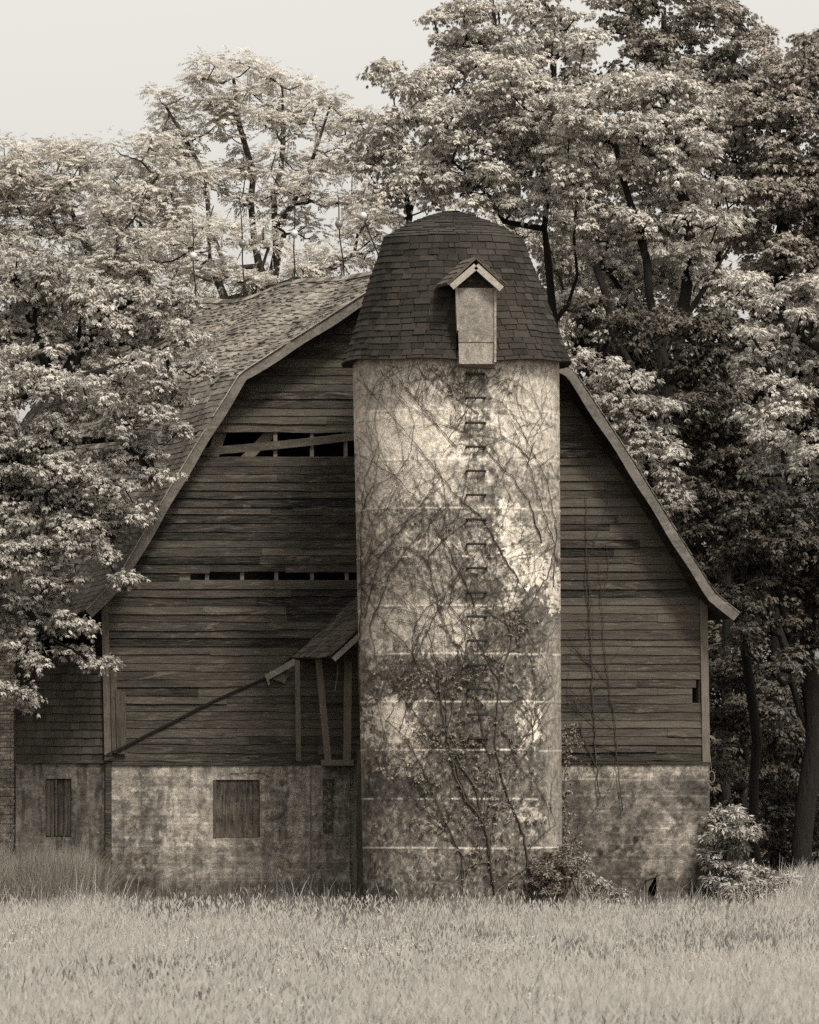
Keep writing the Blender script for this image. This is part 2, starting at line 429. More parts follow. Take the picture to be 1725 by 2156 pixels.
while z < top:
    za, zb = z, z+EXPO+.012
    l, rr = xr(z+EXPO*.5)
    if rr-l < .1: break
    spans = [(l, rr)]
    for hx0, hx1, hy0, hy1 in holes:
        hz1, hz0 = pz(hy0), pz(hy1); mid = z+EXPO*.5
        if hz0 < mid < hz1:
            new = []
            for a, b in spans:
                x0, x1 = pxx(hx0), pxx(hx1)
                if x1 <= a or x0 >= b: new.append((a, b)); continue
                if a < x0-.05: new.append((a, x0))
                if b > x1: new.append((x1, b))
            spans = new
    for a, b in spans:
        x = a
        while x < b-.02:
            ln = r_.uniform(1.2, 4.5); xe = min(x+ln, b)
            if b-xe < .5: xe = b
            tone = min(max(r_.gauss(.42, .2), 0), 1)
            right = x > pxx(1000)
            if right: tone = min(1, tone+.30)
            elif z < pz(1300): tone = min(1, tone+.14)
            elif z > pz(912): tone = min(1, tone+.12)
            # small broken bits
            cut = [h for h in small if pxx(h[0]) > x and pxx(h[1]) < xe+.05 and pz(h[3]) < z+EXPO*.6 < pz(h[2])+.1]
            if cut and right:
                h = cut[0]
                put_board(x, pxx(h[0]), za, zb, tone, .008); put_board(pxx(h[1]), xe, za, zb, tone, .008)
            else:
                put_board(x, xe-.004, za, zb, tone, .012 if z < pz(1500) or r_.random() < .12 else .005)
            x = xe
    z += EXPO
    row += 1
siding.build('siding', M['siding'], barn)
# skirt board
mb = MB(); mb.box(pxx(236), pxx(700), -.03, 0, Z0-.07, Z0-.004, .3); mb.build('skirt_board', M['siding'], barn); mb = MB(); mb.box(pxx(1150), pxx(1480), -.03, 0, Z0-.05, Z0-.004, .35)
mb.build('skirt_board', M['siding'], barn)
# loose slipped board in the upper gap
mb = MB(); a = Vector(W(424, 951, -.035)); b = Vector(W(775, 915, -.035)); k = 8
for i in range(k):
    p = a.lerp(b, i/k); q = a.lerp(b, (i+1)/k)
    p.z += .02*math.sin(i/k*PI)*-1; q.z += .02*math.sin((i+1)/k*PI)*-1
    mb.beam(p, q, .135, .022, t=.75)
mb.build('loose_board', M['siding'], barn)
# studs and braces behind the gaps
for px, y0, y1 in ((580, 900, 975), (657, 900, 975), (728, 905, 975), (388, 1195, 1235), (436, 1195, 1235), (510, 1195, 1260), (582, 1195, 1260), (657, 1195, 1235), (730, 1195, 1235)):
    mb = MB(); w = .10 if px == 388 else .032; mb.box(pxx(px)-w, pxx(px)+w, .012, .13, pz(y1), pz(y0), .7); mb.build('stud', M['stud'], barn)
for (xa, ya), (xb, yb), w in (((577, 905), (514, 970), .17), ((467, 905), (444, 972), .2)):
    mb = MB(); mb.beam(W(xa, ya, .16), W(xb, yb, .16), w, .05, t=.8); mb.build('brace', M['stud'], barn)
# side, back and inner walls, floor
def quadmb(pts, mat, name):
    mb = MB(); mb.add(pts, [tuple(range(len(pts)))], .4); return mb.build(name, mat, barn)
zb_ = Z0-.02
lw, rw = W(222, 1260), W(1484, 1260)
for p in (lw, rw):
    a = (p[0], .01, 0); mb = MB()
    q = [a, back(a, BL-.4)]; th = .1 if p is lw else -.1
    mb.hexa([q[0], q[1], (q[1][0]+th, q[1][1], 0), (q[0][0]+th, q[0][1], 0)]+[(x, y, p[2]+.05) for x, y, _ in (q[0], q[1], (q[1][0]+th, q[1][1], 0), (q[0][0]+th, q[0][1], 0))], .4)
    mb.build('side_wall', M['siding'], barn)
gp = [(p[0], 0.0, p[2]-.1) for p in reversed(Lp[:-1])]+[(p[0], 0.0, p[2]-.1) for p in Rp[1:-1]]
gp = [(max(min(x, rw[0]), lw[0]), y, z) for x, y, z in gp]
bp = [back((lw[0], 0, 0), BL-.4)]+[back(p, BL-.4) for p in gp]+[back((rw[0], 0, 0), BL-.4)]
mb = MB(); mb.add(bp+[(x, y+.1, z) for x, y, z in bp], [tuple(range(len(bp))), tuple(range(2*len(bp)-1, len(bp)-1, -1))], .4); mb.build('rear_wall', M['siding'], barn)
fl = [(lw[0], .13, zb_-.1), (rw[0], .13, zb_-.1), back((rw[0], 0, zb_-.1), BL-.4), back((lw[0], 0, zb_-.1), BL-.4)]
mb = MB(); mb.hexa(fl+[(x, y, z+.1) for x, y, z in fl], .3); mb.build('loft_floor', M['interior'], barn)
lo = [(p[0], .7, p[2]) for p in fl]
quadmb([(pxx(225), 1.6, Z0), (pxx(1480), 1.6, Z0), (pxx(1480)-.3, 1.6, pz(1250)), (pxx(856), 1.6, pz(600)), (pxx(300), 1.6, pz(1180)), (pxx(225), 1.6, pz(1300))], M['interior'], 'hay_partition')
# corner boards
mb = MB(); mb.hexa([W(1480, 1605, -.05), W(1496, 1605, -.05), W(1496, 1605, .05), W(1480, 1605, .05), W(1474, 1258, -.05), W(1490, 1262, -.05), W(1490, 1262, .05), W(1474, 1258, .05)], .95)
mb.build('corner_board', M['post'], barn)
mb = MB(); mb.hexa([W(220, 1590, -.05), W(236, 1590, -.05), W(236, 1590, .05), W(220, 1590, .05), W(214, 1285, -.05), W(228, 1270, -.05), W(228, 1270, .05), W(214, 1285, .05)], .45)
mb.build('corner_board', M['post'], barn)
for k, (x0, x1, y0, y1, yy, t) in enumerate(((232, 248, 1402, 1585, -.075, .55), (243, 267, 1452, 1588, -.10, .4))):
    mb = MB(); mb.hexa([W(x0+4, y1, yy), W(x1, y1, yy), W(x1, y1, yy+.024), W(x0+4, y1, yy+.024), W(x0, y0, yy), W(x1-2, y0+5, yy), W(x1-2, y0+5, yy+.024), W(x0, y0, yy+.024)], t)
    mb.build('patch_board', M['siding_vertical'], barn)
# tar line left by a vanished roof
pts = [(748, 1268), (700, 1308), (640, 1362), (600, 1398), (560, 1428), (480, 1462), (420, 1490), (360, 1522), (300, 1552), (268, 1569), (224, 1590)]
mb = MB()
for (xa, ya), (xb, yb) in zip(pts[:-1], pts[1:]):
    w = .05 if xa > 560 else .035
    q = -.045 if xa > 270 else -.135
    mb.beam(W(xa, ya, q), W(xb, yb, q), w, .03, t=.1)
mb.build('tar_flashing', M['dark'], barn)

# ---- walls drawn as fine grids with marks in the tone attribute
def wallgrid(x0, x1, py0, py1, Y, step, fn, hole=None, y_of=None):
    X = np.arange(pxx_at(x0, Y), pxx_at(x1, Y)+step*.5, step); 
    X = np.linspace(pxx_at(x0, Y), pxx_at(x1, Y), max(2, len(X)))
    zt, zb2 = W(0, py0, Y)[2], W(0, py1, Y)[2]; Z = np.linspace(zb2, zt, max(2, int((zt-zb2)/step)))
    if hole:
        for k in (0, 1):
            i = np.argmin(abs(X-pxx_at(hole[k], Y))); X[i] = pxx_at(hole[k], Y)
            zz = W(0, hole[2+k], Y)[2]; i = np.argmin(abs(Z-zz)); Z[i] = zz
    XX, ZZ = np.meshgrid(X, Z); s = FPX/(Y+CAMD); PX = XX*s+862.5; PY = 1700-(ZZ-EYE)*s
    tone, dep = fn(PX, PY)
    V = np.stack([XX, np.full_like(XX, Y)-dep, ZZ], -1).reshape(-1, 3); ny, nx = XX.shape; I = np.arange(ny*nx).reshape(ny, nx)
    F = np.stack([I[:-1, :-1], I[:-1, 1:], I[1:, 1:], I[1:, :-1]], -1)
    if hole:
        cx = (PX[:-1, :-1]+PX[1:, 1:])/2; cy = (PY[:-1, :-1]+PY[1:, 1:])/2
        keep = ~((cx > hole[0]) & (cx < hole[1]) & (cy > hole[2]) & (cy < hole[3])); F = F[keep]
    return V, F.reshape(-1, 4), tone.ravel()
def pxx_at(px, Y): return W(px, 0, Y)[0]
def blob(PX, PY, cx, cy, rx, ry, sc=14, sd=3, soft=.12):
    d = np.sqrt(((PX-cx)/rx)**2+((PY-cy)/ry)**2)
    n_ = fbr(PX/sc, PY/sc, 4, sd)
    return sst(soft, -soft, d-1+(n_-.5)*3.0)
def foundation_left(PX, PY):
    t = .205+.05*(fbr(PX/60, PY/40, 4, 1)-.5)*2
    t = t*(1+.35*(fbr(PX/7, PY/7, 4, 301)-.5)*2)*(1-.3*sst(.57, .63, fbr(PX/9, PY/7, 5, 302)))+.08*sst(.58, .64, fbr(PX/12, PY/10, 5, 303))
    t = t*(1+.25*sst(.45, .62, fbm(PX/160, PY/9, 3, 4)))          # board-form bands
    t = t*(1+.35*blob(PX, PY, 400, 1690, 110, 70, 30, 8)) 
    t = t*(1-.38*blob(PX, PY, 310, 1760, 26, 120, 16, 9)) ; t = t*(1-.4*sst(.5, .62, fbm(PX/10, PY/90, 4, 12))*sst(1700, 1620, PX*0+PX)*.7)
    t = t*(1-.45*blob(PX, PY, 262, 1850, 40, 70, 16, 19)); t = t*(1-.4*blob(PX, PY, 598, 1720, 10, 90, 8, 29))
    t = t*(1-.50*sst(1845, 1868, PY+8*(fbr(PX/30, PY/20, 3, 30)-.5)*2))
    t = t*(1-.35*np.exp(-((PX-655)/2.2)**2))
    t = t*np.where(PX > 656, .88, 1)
    dep = .006*(fbr(PX/22, PY/14, 3, 3)-.5)+.004*(np.mod(PY, 33) < 2)
    crack = np.exp(-((PY-(1634+7*(fbm(PX/22, PX*0, 3, 77)-.5)*2+4*np.sin(PX/30)))/1.6)**2)*sst(475, 490, PX)*sst(570, 560, PX)
    t = t*(1-.75*crack)
    line = np.exp(-((np.mod(PY+6*(fbm(PX/90, PY*0, 2, 6)-.5), 33)-16)/1.5)**2)*sst(.5, .6, fbr(PX/50, PY/33, 3, 44))
    t = t*(1+.4*line)
    return np.clip(t, .02, .6), dep
def foundation_right(PX, PY):
    t = .16+.05*(fbr(PX/50, PY/30, 4, 51)-.5)*2
    t = t*(1+.4*(fbr(PX/7, PY/7, 4, 304)-.5)*2)*(1-.35*sst(.56, .63, fbr(PX/9, PY/7, 5, 305)))+.06*sst(.58, .64, fbr(PX/12, PY/10, 5, 306))
    t = t*(1+.75*sst(1655, 1625, PY+26*(fbr(PX/40, PY/30, 4, 50)-.5)*2))
    t = t*(1-.45*sst(.48, .62, fbr(PX/24, PY/40, 5, 52)))
    line = np.exp(-((np.mod(PY+4*(fbm(PX/90, PY*0, 2, 6)-.5), 34)-10)/1.6)**2)*sst(.45, .55, fbr(PX/60, PY/33, 3, 46))
    t = t*(1+.8*line)
    t = t*(1+.7*blob(PX, PY, 1400, 1745, 60, 40, 30, 54))+.08*blob(PX, PY, 1400, 1800, 60, 40, 10, 59)
    t = t*(1-.5*blob(PX, PY, 1310, 1830, 45, 50, 20, 53))*(1-.35*sst(1440, 1480, PX))
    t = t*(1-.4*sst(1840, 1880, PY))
    return np.clip(t, .02, .6), .014*(fbr(PX/20, PY/14, 3, 55)-.5)+.004*(np.mod(PY, 34) < 2)
def foundation_wing(PX, PY):
    t = .11+.05*(fbr(PX/40, PY/40, 4, 61)-.5)*2
    t = t*(1+.5*(fbr(PX/7, PY/7, 4, 307)-.5)*2)
    t = t*(1-.5*sst(.5, .64, fbm(PX/12, PY/120, 4, 62)))*(1-.45*blob(PX, PY, 225, 1750, 16, 140, 16, 63))
    line = np.exp(-((np.mod(PY, 34)-10)/1.4)**2)*sst(.5, .6, fbr(PX/50, PY/33, 3, 66)); t = t*(1+.5*line)
    return np.clip(t, .015, .5), .012*(fbr(PX/20, PY/14, 3, 65)-.5)
base = thing('foundation_wall', None, None, parent=barn)
WH = (452, 547, 1642, 1763)
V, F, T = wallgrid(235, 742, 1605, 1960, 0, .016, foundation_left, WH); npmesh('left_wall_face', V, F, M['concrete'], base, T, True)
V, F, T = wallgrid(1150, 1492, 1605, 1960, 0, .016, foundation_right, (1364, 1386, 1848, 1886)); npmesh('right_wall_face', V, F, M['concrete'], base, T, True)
mb = MB()
mb.box(pxx(742)-.004, pxx(742)+.2, -.0, .25, 0, Z0-.03, .16)
mb.hexa([(pxx(1492), .0, 0), (pxx(1492)+.02, .0, 0), (pxx(1492)-2, 5, 0), (pxx(1492)-2.02, 5, 0), (pxx(1492), .0, Z0-.01), (pxx(1492)+.02, .0, Z0-.01), (pxx(1492)-2, 5, Z0-.01), (pxx(1492)-2.02, 5, Z0-.01)], .12)
mb.box(pxx(742), pxx(1150), .25, .3, 0, Z0-.12, .1)
mb.build('wall_return', M['concrete'], base)
# pilaster
V, F, T = wallgrid(657, 735, 1612, 1960, -.07, .016, lambda a, b: (foundation_left(a, b)[0]*1.02, foundation_left(a, b)[1]))
npmesh('pilaster', V, F, M['concrete'], base, T, True)
mb = MB(); mb.box(pxx_at(735, -.07)-.002, pxx_at(735, -.07)+.02, -.068, .0, 0, pz(1612), .15); mb.box(pxx_at(657, -.07)-.02, pxx_at(657, -.07)+.002, -.068, -.006, 0, pz(1612), .15)
mb.build('pilaster_side', M['concrete'], base)
# boarded window
def reveal(hole, d, name, par, mat, t=.1, Y=0):
    x0, x1 = pxx_at(hole[0], Y), pxx_at(hole[1], Y); z1, z0 = W(0, hole[2], Y)[2], W(0, hole[3], Y)[2]; mb = MB()
    mb.add([(x0, Y-.008, z0), (x0, Y+d, z0), (x0, Y+d, z1), (x0, Y-.008, z1)], [(0, 1, 2, 3)], t); mb.add([(x1, Y-.008, z0), (x1, Y+d, z0), (x1, Y+d, z1), (x1, Y-.008, z1)], [(3, 2, 1, 0)], t)
    mb.add([(x0, Y-.008, z0), (x1, Y-.008, z0), (x1, Y+d, z0), (x0, Y+d, z0)], [(0, 1, 2, 3)], t); mb.add([(x0, Y-.008, z1), (x1, Y-.008, z1), (x1, Y+d, z1), (x0, Y+d, z1)], [(3, 2, 1, 0)], t)
    return mb.build(name, mat, par)
win = thing('boarded_window', None, None, parent=barn)
reveal(WH, .1, 'window_reveal', win, M['concrete'], .14)
mb = MB(); r_ = random.Random(4); n = 1
mb.box(pxx(WH[0])+.005, pxx(WH[1])-.005, .02, .06, pz(WH[3])+.003, pz(WH[2])-.003, .45)
mb.build('plywood_sheet', M['plywood'], win)
mb = MB(); mb.box(pxx(WH[0])-.02, pxx(WH[0])+.03, -.02, .02, pz(WH[3]), pz(WH[2]), .3); mb.build('window_frame', M['post'], win)
# broken low opening in the right base
hole = thing('broken_opening', None, None, parent=barn)
reveal((1364, 1386, 1848, 1886), .4, 'opening_reveal', hole, M['concrete'], .05)
mb = MB(); mb.add([W(1362, 1888, .41), W(1388, 1888, .41), W(1388, 1846, .41), W(1362, 1846, .41)], [(0, 1, 2, 3)], .0); mb.build('opening_darkness_sheet', M['dark'], hole)  # near-black sheet paints the darkness inside the opening
mb = MB(); mb.beam(W(1385, 1890, -.03), W(1384, 1842, -.03), .03, .03, t=.3); mb.beam(W(1360, 1852, -.03), W(1388, 1843, -.03), .025, .03, t=.5)
mb.add([W(1361, 1850, -.02), W(1380, 1847, -.02), W(1361, 1880, -.02)], [(0, 1, 2)], .4)
mb.build('opening_frame', M['post'], hole)
# narrow board with peeling relief
mb = MB(); mb.box(pxx_at(680, -.1), pxx_at(701, -.1), -.125, -.072, pz(1752), pz(1641), .0); pn = mb.build('peeling_board', M['post'], barn)
mb = MB(); r_ = random.Random(8)
for k in range(34):
    y = 1648+k*2.95+r_.uniform(-2, 2); x = 689+7*math.sin(k*.9)+r_.uniform(-3, 3); L = []
    a0 = r_.uniform(0, 6.28)
    for q in range(7):
        a = a0+q*.7; rr2 = 4.2-q*.3; L.append(W(min(max(x+rr2*math.cos(a), 682.5), 698), y+rr2*math.sin(a)*.8, -.128))
    mb.tube(L, .007, 5, t=r_.uniform(.0, .5))
mb.build('peeling_paint', M['trim'], pn)
# wire loop at the right corner
mb = MB(); c = Vector(W(1499, 1636, .1)); mb.tube([c+Vector((.05*math.cos(a*PI/8), 0, .10*math.sin(a*PI/8))) for a in range(17)], .007, 5, cap=False); mb.tube([c+Vector((0, 0, .1)), c+Vector((-.03, 0, .4))], .004, 4)
mb.build('wire_loop', M['vine_stem_pale'], barn)

# ---- left lean-to wing
YW = .045
wing = thing('lean_to', None, None, parent=barn)
WW = (97, 150, 1640, 1761)
V, F, T = wallgrid(33, 240, 1604, 1960, YW, .016, foundation_wing, WW); npmesh('wing_base_wall', V, F, M['concrete'], wing, T, True)
reveal(WW, .1, 'window_reveal', wing, M['concrete'], .06, YW)
r_ = random.Random(14); mb = MB(); x = WW[0]
for w, t, d in ((10, .5, .02), (9, .3, .03), (5, .6, .0), (14, .1, .05), (8, .35, .03), (7, .25, .02)):
    a, b = W(x+.5, WW[3]-1, YW+d), W(x+w-.5, WW[2]+1, YW+d); mb.box(a[0], b[0], YW+d, YW+d+.03, a[2], b[2], t); x += w
mb.build('window_boards', M['siding_vertical'], wing)
mb = MB(); zt = 1604
ws = thing('wing_siding', None, None)  # replaced by a mesh below
bpy.data.objects.remove(ws)
r_ = random.Random(15)
for k in range(13):
    yb = 1604-k*16.9; yt = yb-20; x = 31
    x1 = 221
    if yb < 1478: x = 45
    while x < x1:
        w = r_.uniform(12, 26); xe = min(x+w, x1); za = W(0, yb+r_.uniform(-.8, .8), YW)[2]; zb2 = W(0, yt, YW)[2]
        a, b = pxx_at(x+.3, YW), pxx_at(xe-.3, YW); t = min(max(r_.gauss(.45, .18), 0), 1); o = r_.uniform(0, .006)
        mb.hexa([(a, YW-.04-o, za), (b, YW-.04-o, za), (b, YW-.005, za), (a, YW-.005, za), (a, YW-.016, zb2), (b, YW-.016, zb2), (b, YW-.002, zb2), (a, YW-.002, zb2)], t); x = xe
mb.build('wall_shingles', M['wall_shingle'], wing)
mb = MB(); mb.box(pxx_at(31, YW), pxx_at(221, YW), YW, YW+.05, W(0, 1600, YW)[2], W(0, 1390, YW)[2], .3); mb.box(pxx_at(30, YW), pxx_at(224, YW), YW-.05, YW, W(0, 1607, YW)[2], W(0, 1601, YW)[2], .3)
mb.box(pxx_at(29, YW), pxx_at(33.5, YW), YW-.055, YW+.05, W(0, 1600, YW)[2], W(0, 1330, YW)[2], .5)
mb.build('wing_frame', M['siding'], wing)
# wing roof (under the trees) and the dark loft opening
mb = MB()
a, b = W(24, 1332, YW-.35), W(214, 1276, YW-.35)
c, d = (b[0]-.1, b[1]+2.9, b[2]), (a[0]-.1, a[1]+2.9, a[2])
mb.hexa([a, b, c, d]+[(p[0], p[1], p[2]+.07) for p in (a, b, c, d)], .7); mb.build('wing_roof', M['wood_shingle'], wing)
mb = MB(); a, b = W(30, 1610, YW+2.2), W(235, 1270, YW+2.2); mb.box(a[0], b[0], a[1], a[1]+.05, 0, b[2]-.0, .2)
a = W(30, 1400, YW); mb.hexa([(a[0], YW+.05, 0), (a[0]+.05, YW+.05, 0), (a[0]+.05, YW+2.2, 0), (a[0], YW+2.2, 0), (a[0], YW+.05, a[2]+.45), (a[0]+.05, YW+.05, a[2]+.45), (a[0]+.05, YW+2.2, a[2]+.45), (a[0], YW+2.2, a[2]+.45)], .2)
mb.build('wing_inner_wall', M['interior'], wing)

# ---- porch between barn and silo
porch = thing('porch', None, None, parent=barn)
def sk(px, py, d): # point d metres toward the viewer from the wall, sheared like the barn
    p = W(px, py, 0); return (p[0]+SK*d, -d, p[2])
A, B = Vector(sk(770, 1250, .03)), Vector(sk(619, 1389, .03)); D2 = 1.45
mb = MB(); up = Vector((0, 0, 1)); fw = Vector((SK, -1, 0))
n_ = (B-A).cross(fw).normalized(); n_ = n_ if n_.z > 0 else -n_
mb.hexa([A, B, B+fw*D2, A+fw*D2, A+n_*.05, B+n_*.05, B+fw*D2+n_*.05, A+fw*D2+n_*.05], .4); mb.build('porch_roof_deck', M['siding'], porch)
mb = MB(); r_ = random.Random(31); L = (B-A).length; dr = (B-A)/L; s = L+.03
while s > .05:
    t = -.03
    while t < D2:
        w = r_.uniform(.1, .2); j = r_.uniform(-.02, .02); s1 = s+j; s0 = max(s-.2, 0); t1 = min(t+w-.008, D2+.04); o = r_.uniform(.052, .062)
        P0, P1, P2, P3 = A+dr*s1+fw*t, A+dr*s1+fw*t1, A+dr*s0+fw*t1, A+dr*s0+fw*t
        mb.hexa([P0+n_*o, P1+n_*o, P2+n_*.052, P3+n_*.052, P0+n_*(o+.018), P1+n_*(o+.022), P2+n_*.058, P3+n_*.058], r_.random()); t += w
    s -= .13
mb.build('porch_shingles', M['porch_shingle'], porch)
mb = MB(); mb.beam(B+fw*D2-n_*.03, A+fw*D2-n_*.03, .09, .03, up=fw, t=.9); mb.build('porch_fascia', M['trim'], porch)
for (xa, ya), (xb, yb), w, d, t in (((626, 1390), (629, 1602), .085, .30, .45), ((671, 1388), (691, 1602), .11, .75, .6), ((733, 1392), (731, 1602), .13, .85, .6)):
    mb = MB(); mb.beam(W(xa, ya, -d), W(xb, yb, -d), w, .09, t=t); mb.build('porch_post', M['post'], porch)
mb = MB(); mb.beam(W(561, 1427, -.12), W(622, 1392, -.3), .10, .05, t=.95); mb.build('broken_brace', M['rake'], porch)
mb = MB(); mb.beam(W(566, 1419, -.08), W(603, 1431, -.1), .13, .05, t=.5); mb.beam(W(563, 1428, -.15), W(567, 1443, -.15), .04, .03, t=.9); mb.build('brace_stub', M['post'], porch)
mb = MB(); mb.box(pxx_at(676, -.8), pxx_at(745, -.8), -.9, -.03, W(0, 1612, -.8)[2], W(0, 1600, -.8)[2], .6); mb.build('porch_sill', M['post'], porch)
mb = MB(); mb.tube([W(712, 1400, -.9), W(710, 1425, -.9), W(705, 1455, -.9)], .006, 4); mb.build('hanging_splinter', M['vine_stem_pale'], porch)

# lightning rods along the ridge
def t_for_px(px, P=Lp):
    lo_, hi_ = 0, BL
    for _ in range(30):
        m_ = (lo_+hi_)/2; p = roof_pt(P, 0, m_); q = p[0]*FPX/(p[1]+CAMD)+862.5
        if q > px: lo_ = m_
        else: hi_ = m_
    return m_
for bx, (tx, ty), (ax, ay), col in ((412, (405, 455), (407, 538), 'milk_glass'), (513, (503, 400), (511, 512), 'smoke_glass'), (619, (620, 400), (620, 491), 'milk_glass'),
                             (725, (711, 396), (714, 471), 'smoke_glass'), (808, (763, 440), (765, 454), 'milk_glass')):
    t = t_for_px(bx); p = Vector(roof_pt(Lp, 0, t, 0)); Y = p.y; rod = thing('lightning_rod', None, None, (p.x, p.y, p.z), parent=barn)
    ball = Vector(W(ax, ay, Y)); tip = Vector(W(tx, ty, Y)); mb = MB()
    k = (ball-p)
    mb.tube([p-Vector((0, 0, .05)), p+k*.3+Vector((.015, 0, 0)), p+k*.7-Vector((.01, 0, 0)), ball, ball.lerp(tip, .5)+Vector((.01, 0, 0)), tip], [.014, .013, .012, .012, .010, .004], 6)
    for q in (0, 1, 2):
        a = q*2.1; mb.tube([p+k*.28, p+Vector((.13*math.cos(a), .13*math.sin(a), -.06 if q else -.03))], .009, 5)
    mb.build('rod', M['iron'], rod)
    mb = MB(); mb.sphere(ball, .066 if col == 'milk_glass' else .07); mb.build('glass_ball', M[col], rod, True)
    mb = MB(); mb.tube([ball-Vector((0, 0, .085)), ball-Vector((0, 0, .06))], [.035, .045], 10); mb.build('ball_collar', M['trim'], rod)

# ------------------------------------------------------------------ silo
YS = -2.75; RS = 217.5/(FPX/(CAMD+YS-1.0))
silo = thing('silo', 'round concrete silo with a shingled cap and a ladder of iron rungs', 'silo', (pxx_at(966, YS), YS, 0))
ssc = FPX/(CAMD+YS)
def silo_axis(z):  # leans a little to the left as it rises
    py = 1700-(z-EYE)*ssc; k = np.clip((1880-py)/1100, 0, 1.3)
    return pxx_at(975, YS)+(pxx_at(960.5, YS)-pxx_at(975, YS))*k, (209+(217.5-209)*k)/ssc
joints = [873, 976, 1077, 1178, 1280, 1380, 1480, 1581, 1683, 1785]
def silo_tone(PX, PY):
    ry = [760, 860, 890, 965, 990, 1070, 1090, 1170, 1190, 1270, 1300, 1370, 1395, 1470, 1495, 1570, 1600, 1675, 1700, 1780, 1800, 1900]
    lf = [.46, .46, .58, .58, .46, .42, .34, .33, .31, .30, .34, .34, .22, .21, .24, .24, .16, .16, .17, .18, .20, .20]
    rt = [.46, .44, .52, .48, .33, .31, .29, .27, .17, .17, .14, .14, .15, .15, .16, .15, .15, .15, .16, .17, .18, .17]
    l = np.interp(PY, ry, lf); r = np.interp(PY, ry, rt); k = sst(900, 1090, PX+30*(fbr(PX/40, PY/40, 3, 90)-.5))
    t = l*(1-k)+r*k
    mt = .25+.75*sst(860, 880, PY+0*PX)
    t = t*(1+.3*mt*(fbr(PX/45, PY/30, 4, 91)-.5)*2)*(1+.5*mt*(fbr(PX/9, PY/9, 4, 191)-.5)*2)
    t = t*(1-.45*mt*sst(.56, .62, fbr(PX/7, PY/10, 5, 192)))+.16*mt*sst(.60, .64, fbr(PX/8, PY/12, 5, 193))
    wp = 9*(fbr(PX/11, PY/11, 3, 92)-.5); wq = 9*(fbm(PX/11+50, PY/11, 3, 93)-.5); X, Y_ = PX+wp, PY+wq
    # damp centre round the ladder
    t = t*(1-.5*sst(70, 25, np.abs(PX-1003)+30*(fbr(PX/30, PY/30, 4, 94)-.5)*2)*sst(.42, .58, fbr(PX/16, PY/22, 4, 95)))
    # flaking whitewash
    for cx, cy, rx, ry2, v, sc in ((835, 925, 130, 46, .68, 44), (800, 900, 60, 26, .66, 30), (850, 1020, 95, 42, .58, 12), (1130, 925, 55, 50, .5, 12), (775, 950, 40, 60, .6, 14), (800, 1035, 40, 60, .5, 10),
                               (1065, 1110, 20, 40, .72, 9), (1080, 1160, 16, 50, .70, 9), (1120, 1205, 42, 36, .68, 11), (1165, 1250, 18, 40, .6, 9), (1075, 1265, 14, 40, .6, 8),
                               (935, 1150, 60, 14, .55, 9), (880, 1310, 100, 42, .46, 15), (970, 1335, 40, 45, .52, 14), (1000, 1120, 16, 60, .45, 8), (790, 1370, 12, 40, .6, 8),
                               (822, 1512, 52, 46, .74, 9), (850, 1560, 30, 30, .6, 9), (1112, 1520, 20, 50, .66, 9), (842, 1600, 45, 32, .5, 8), (1150, 1400, 20, 30, .3, 8),
                               (1105, 1715, 30, 16, .5, 7), (905, 1735, 16, 30, .34, 8), (1040, 1200, 50, 20, .4, 9), (860, 1250, 60, 30, .34, 9)):
        m = blob(X, Y_, cx, cy, rx, ry2, sc, int(cx)); t = t*(1-m)+v*m
    # moss and dead vine roots
    for cx, cy, rx, ry2, v, sc in ((975, 815, 75, 34, .07, 9), (1000, 930, 40, 45, .10, 9), (960, 1120, 80, 40, .11, 12), (880, 1085, 60, 26, .10, 10), (1030, 1240, 60, 40, .09, 10),
                               (1090, 1330, 90, 60, .07, 12), (850, 1420, 80, 40, .06, 10), (1000, 1430, 120, 50, .07, 12), (960, 1520, 80, 70, .05, 11), (1020, 1600, 120, 70, .06, 11),
                               (830, 1650, 60, 50, .07, 10), (990, 1720, 120, 60, .07, 12), (1050, 1830, 80, 60, .06, 12), (920, 1850, 50, 40, .07, 11), (1080, 1500, 60, 40, .08, 10), (830, 1190, 60, 50, .12, 11), (1110, 1030, 40, 60, .13, 11)):
        m = .85*blob(X, Y_, cx, cy, rx, ry2, sc, int(cy)+3, .18)*sst(.35, .62, fbr(PX/5, PY/5, 3, int(cx)+5)+.08); t = t*(1-.8*m)+v*m*.8
    # clean strips at both edges
    k = sst(1142, 1156, PX)*sst(1290, 1330, PY); t = t*(1-k)+.26*(1+.2*(fbm(PX/20, PY/50, 3, 97)-.5)*2)*k
    k = sst(768, 758, PX); t = t*(1-k)+np.maximum(t, .27)*k
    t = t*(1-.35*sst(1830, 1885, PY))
    # fine blotch
    t = t*(1+.45*(fbr(PX/5, PY/5, 3, 98)-.5)*2)
    for j in joints:
        jj = j+2.0*(fbm(PX/60, PY*0, 3, j)-.5)*2
        ln = np.exp(-((PY-jj)/1.7)**2)*sst(.38, .52, fbm(PX/26, PY*0+j, 3, j+1)); t = t*(1-ln)+np.maximum(t, .58)*ln
        drip = sst(12, 0, PY-jj)*(PY > jj)*sst(.5, .7, fbm(PX/5, PY*0+j, 3, j+2))*.35; t = t*(1+drip)
    vj = np.exp(-((PX-(938+.5*(PY-800)*.02))/1.2)**2)*sst(.45, .6, fbm(PX*0, PY/30, 3, 99))*(PY < 1180); t = t*(1-vj)+np.maximum(t, .45)*vj
    return np.clip(t, .02, .75)
nphi = 620; zt, zb2 = 2.0+(1700-752)/ssc, -.15; nz = 760
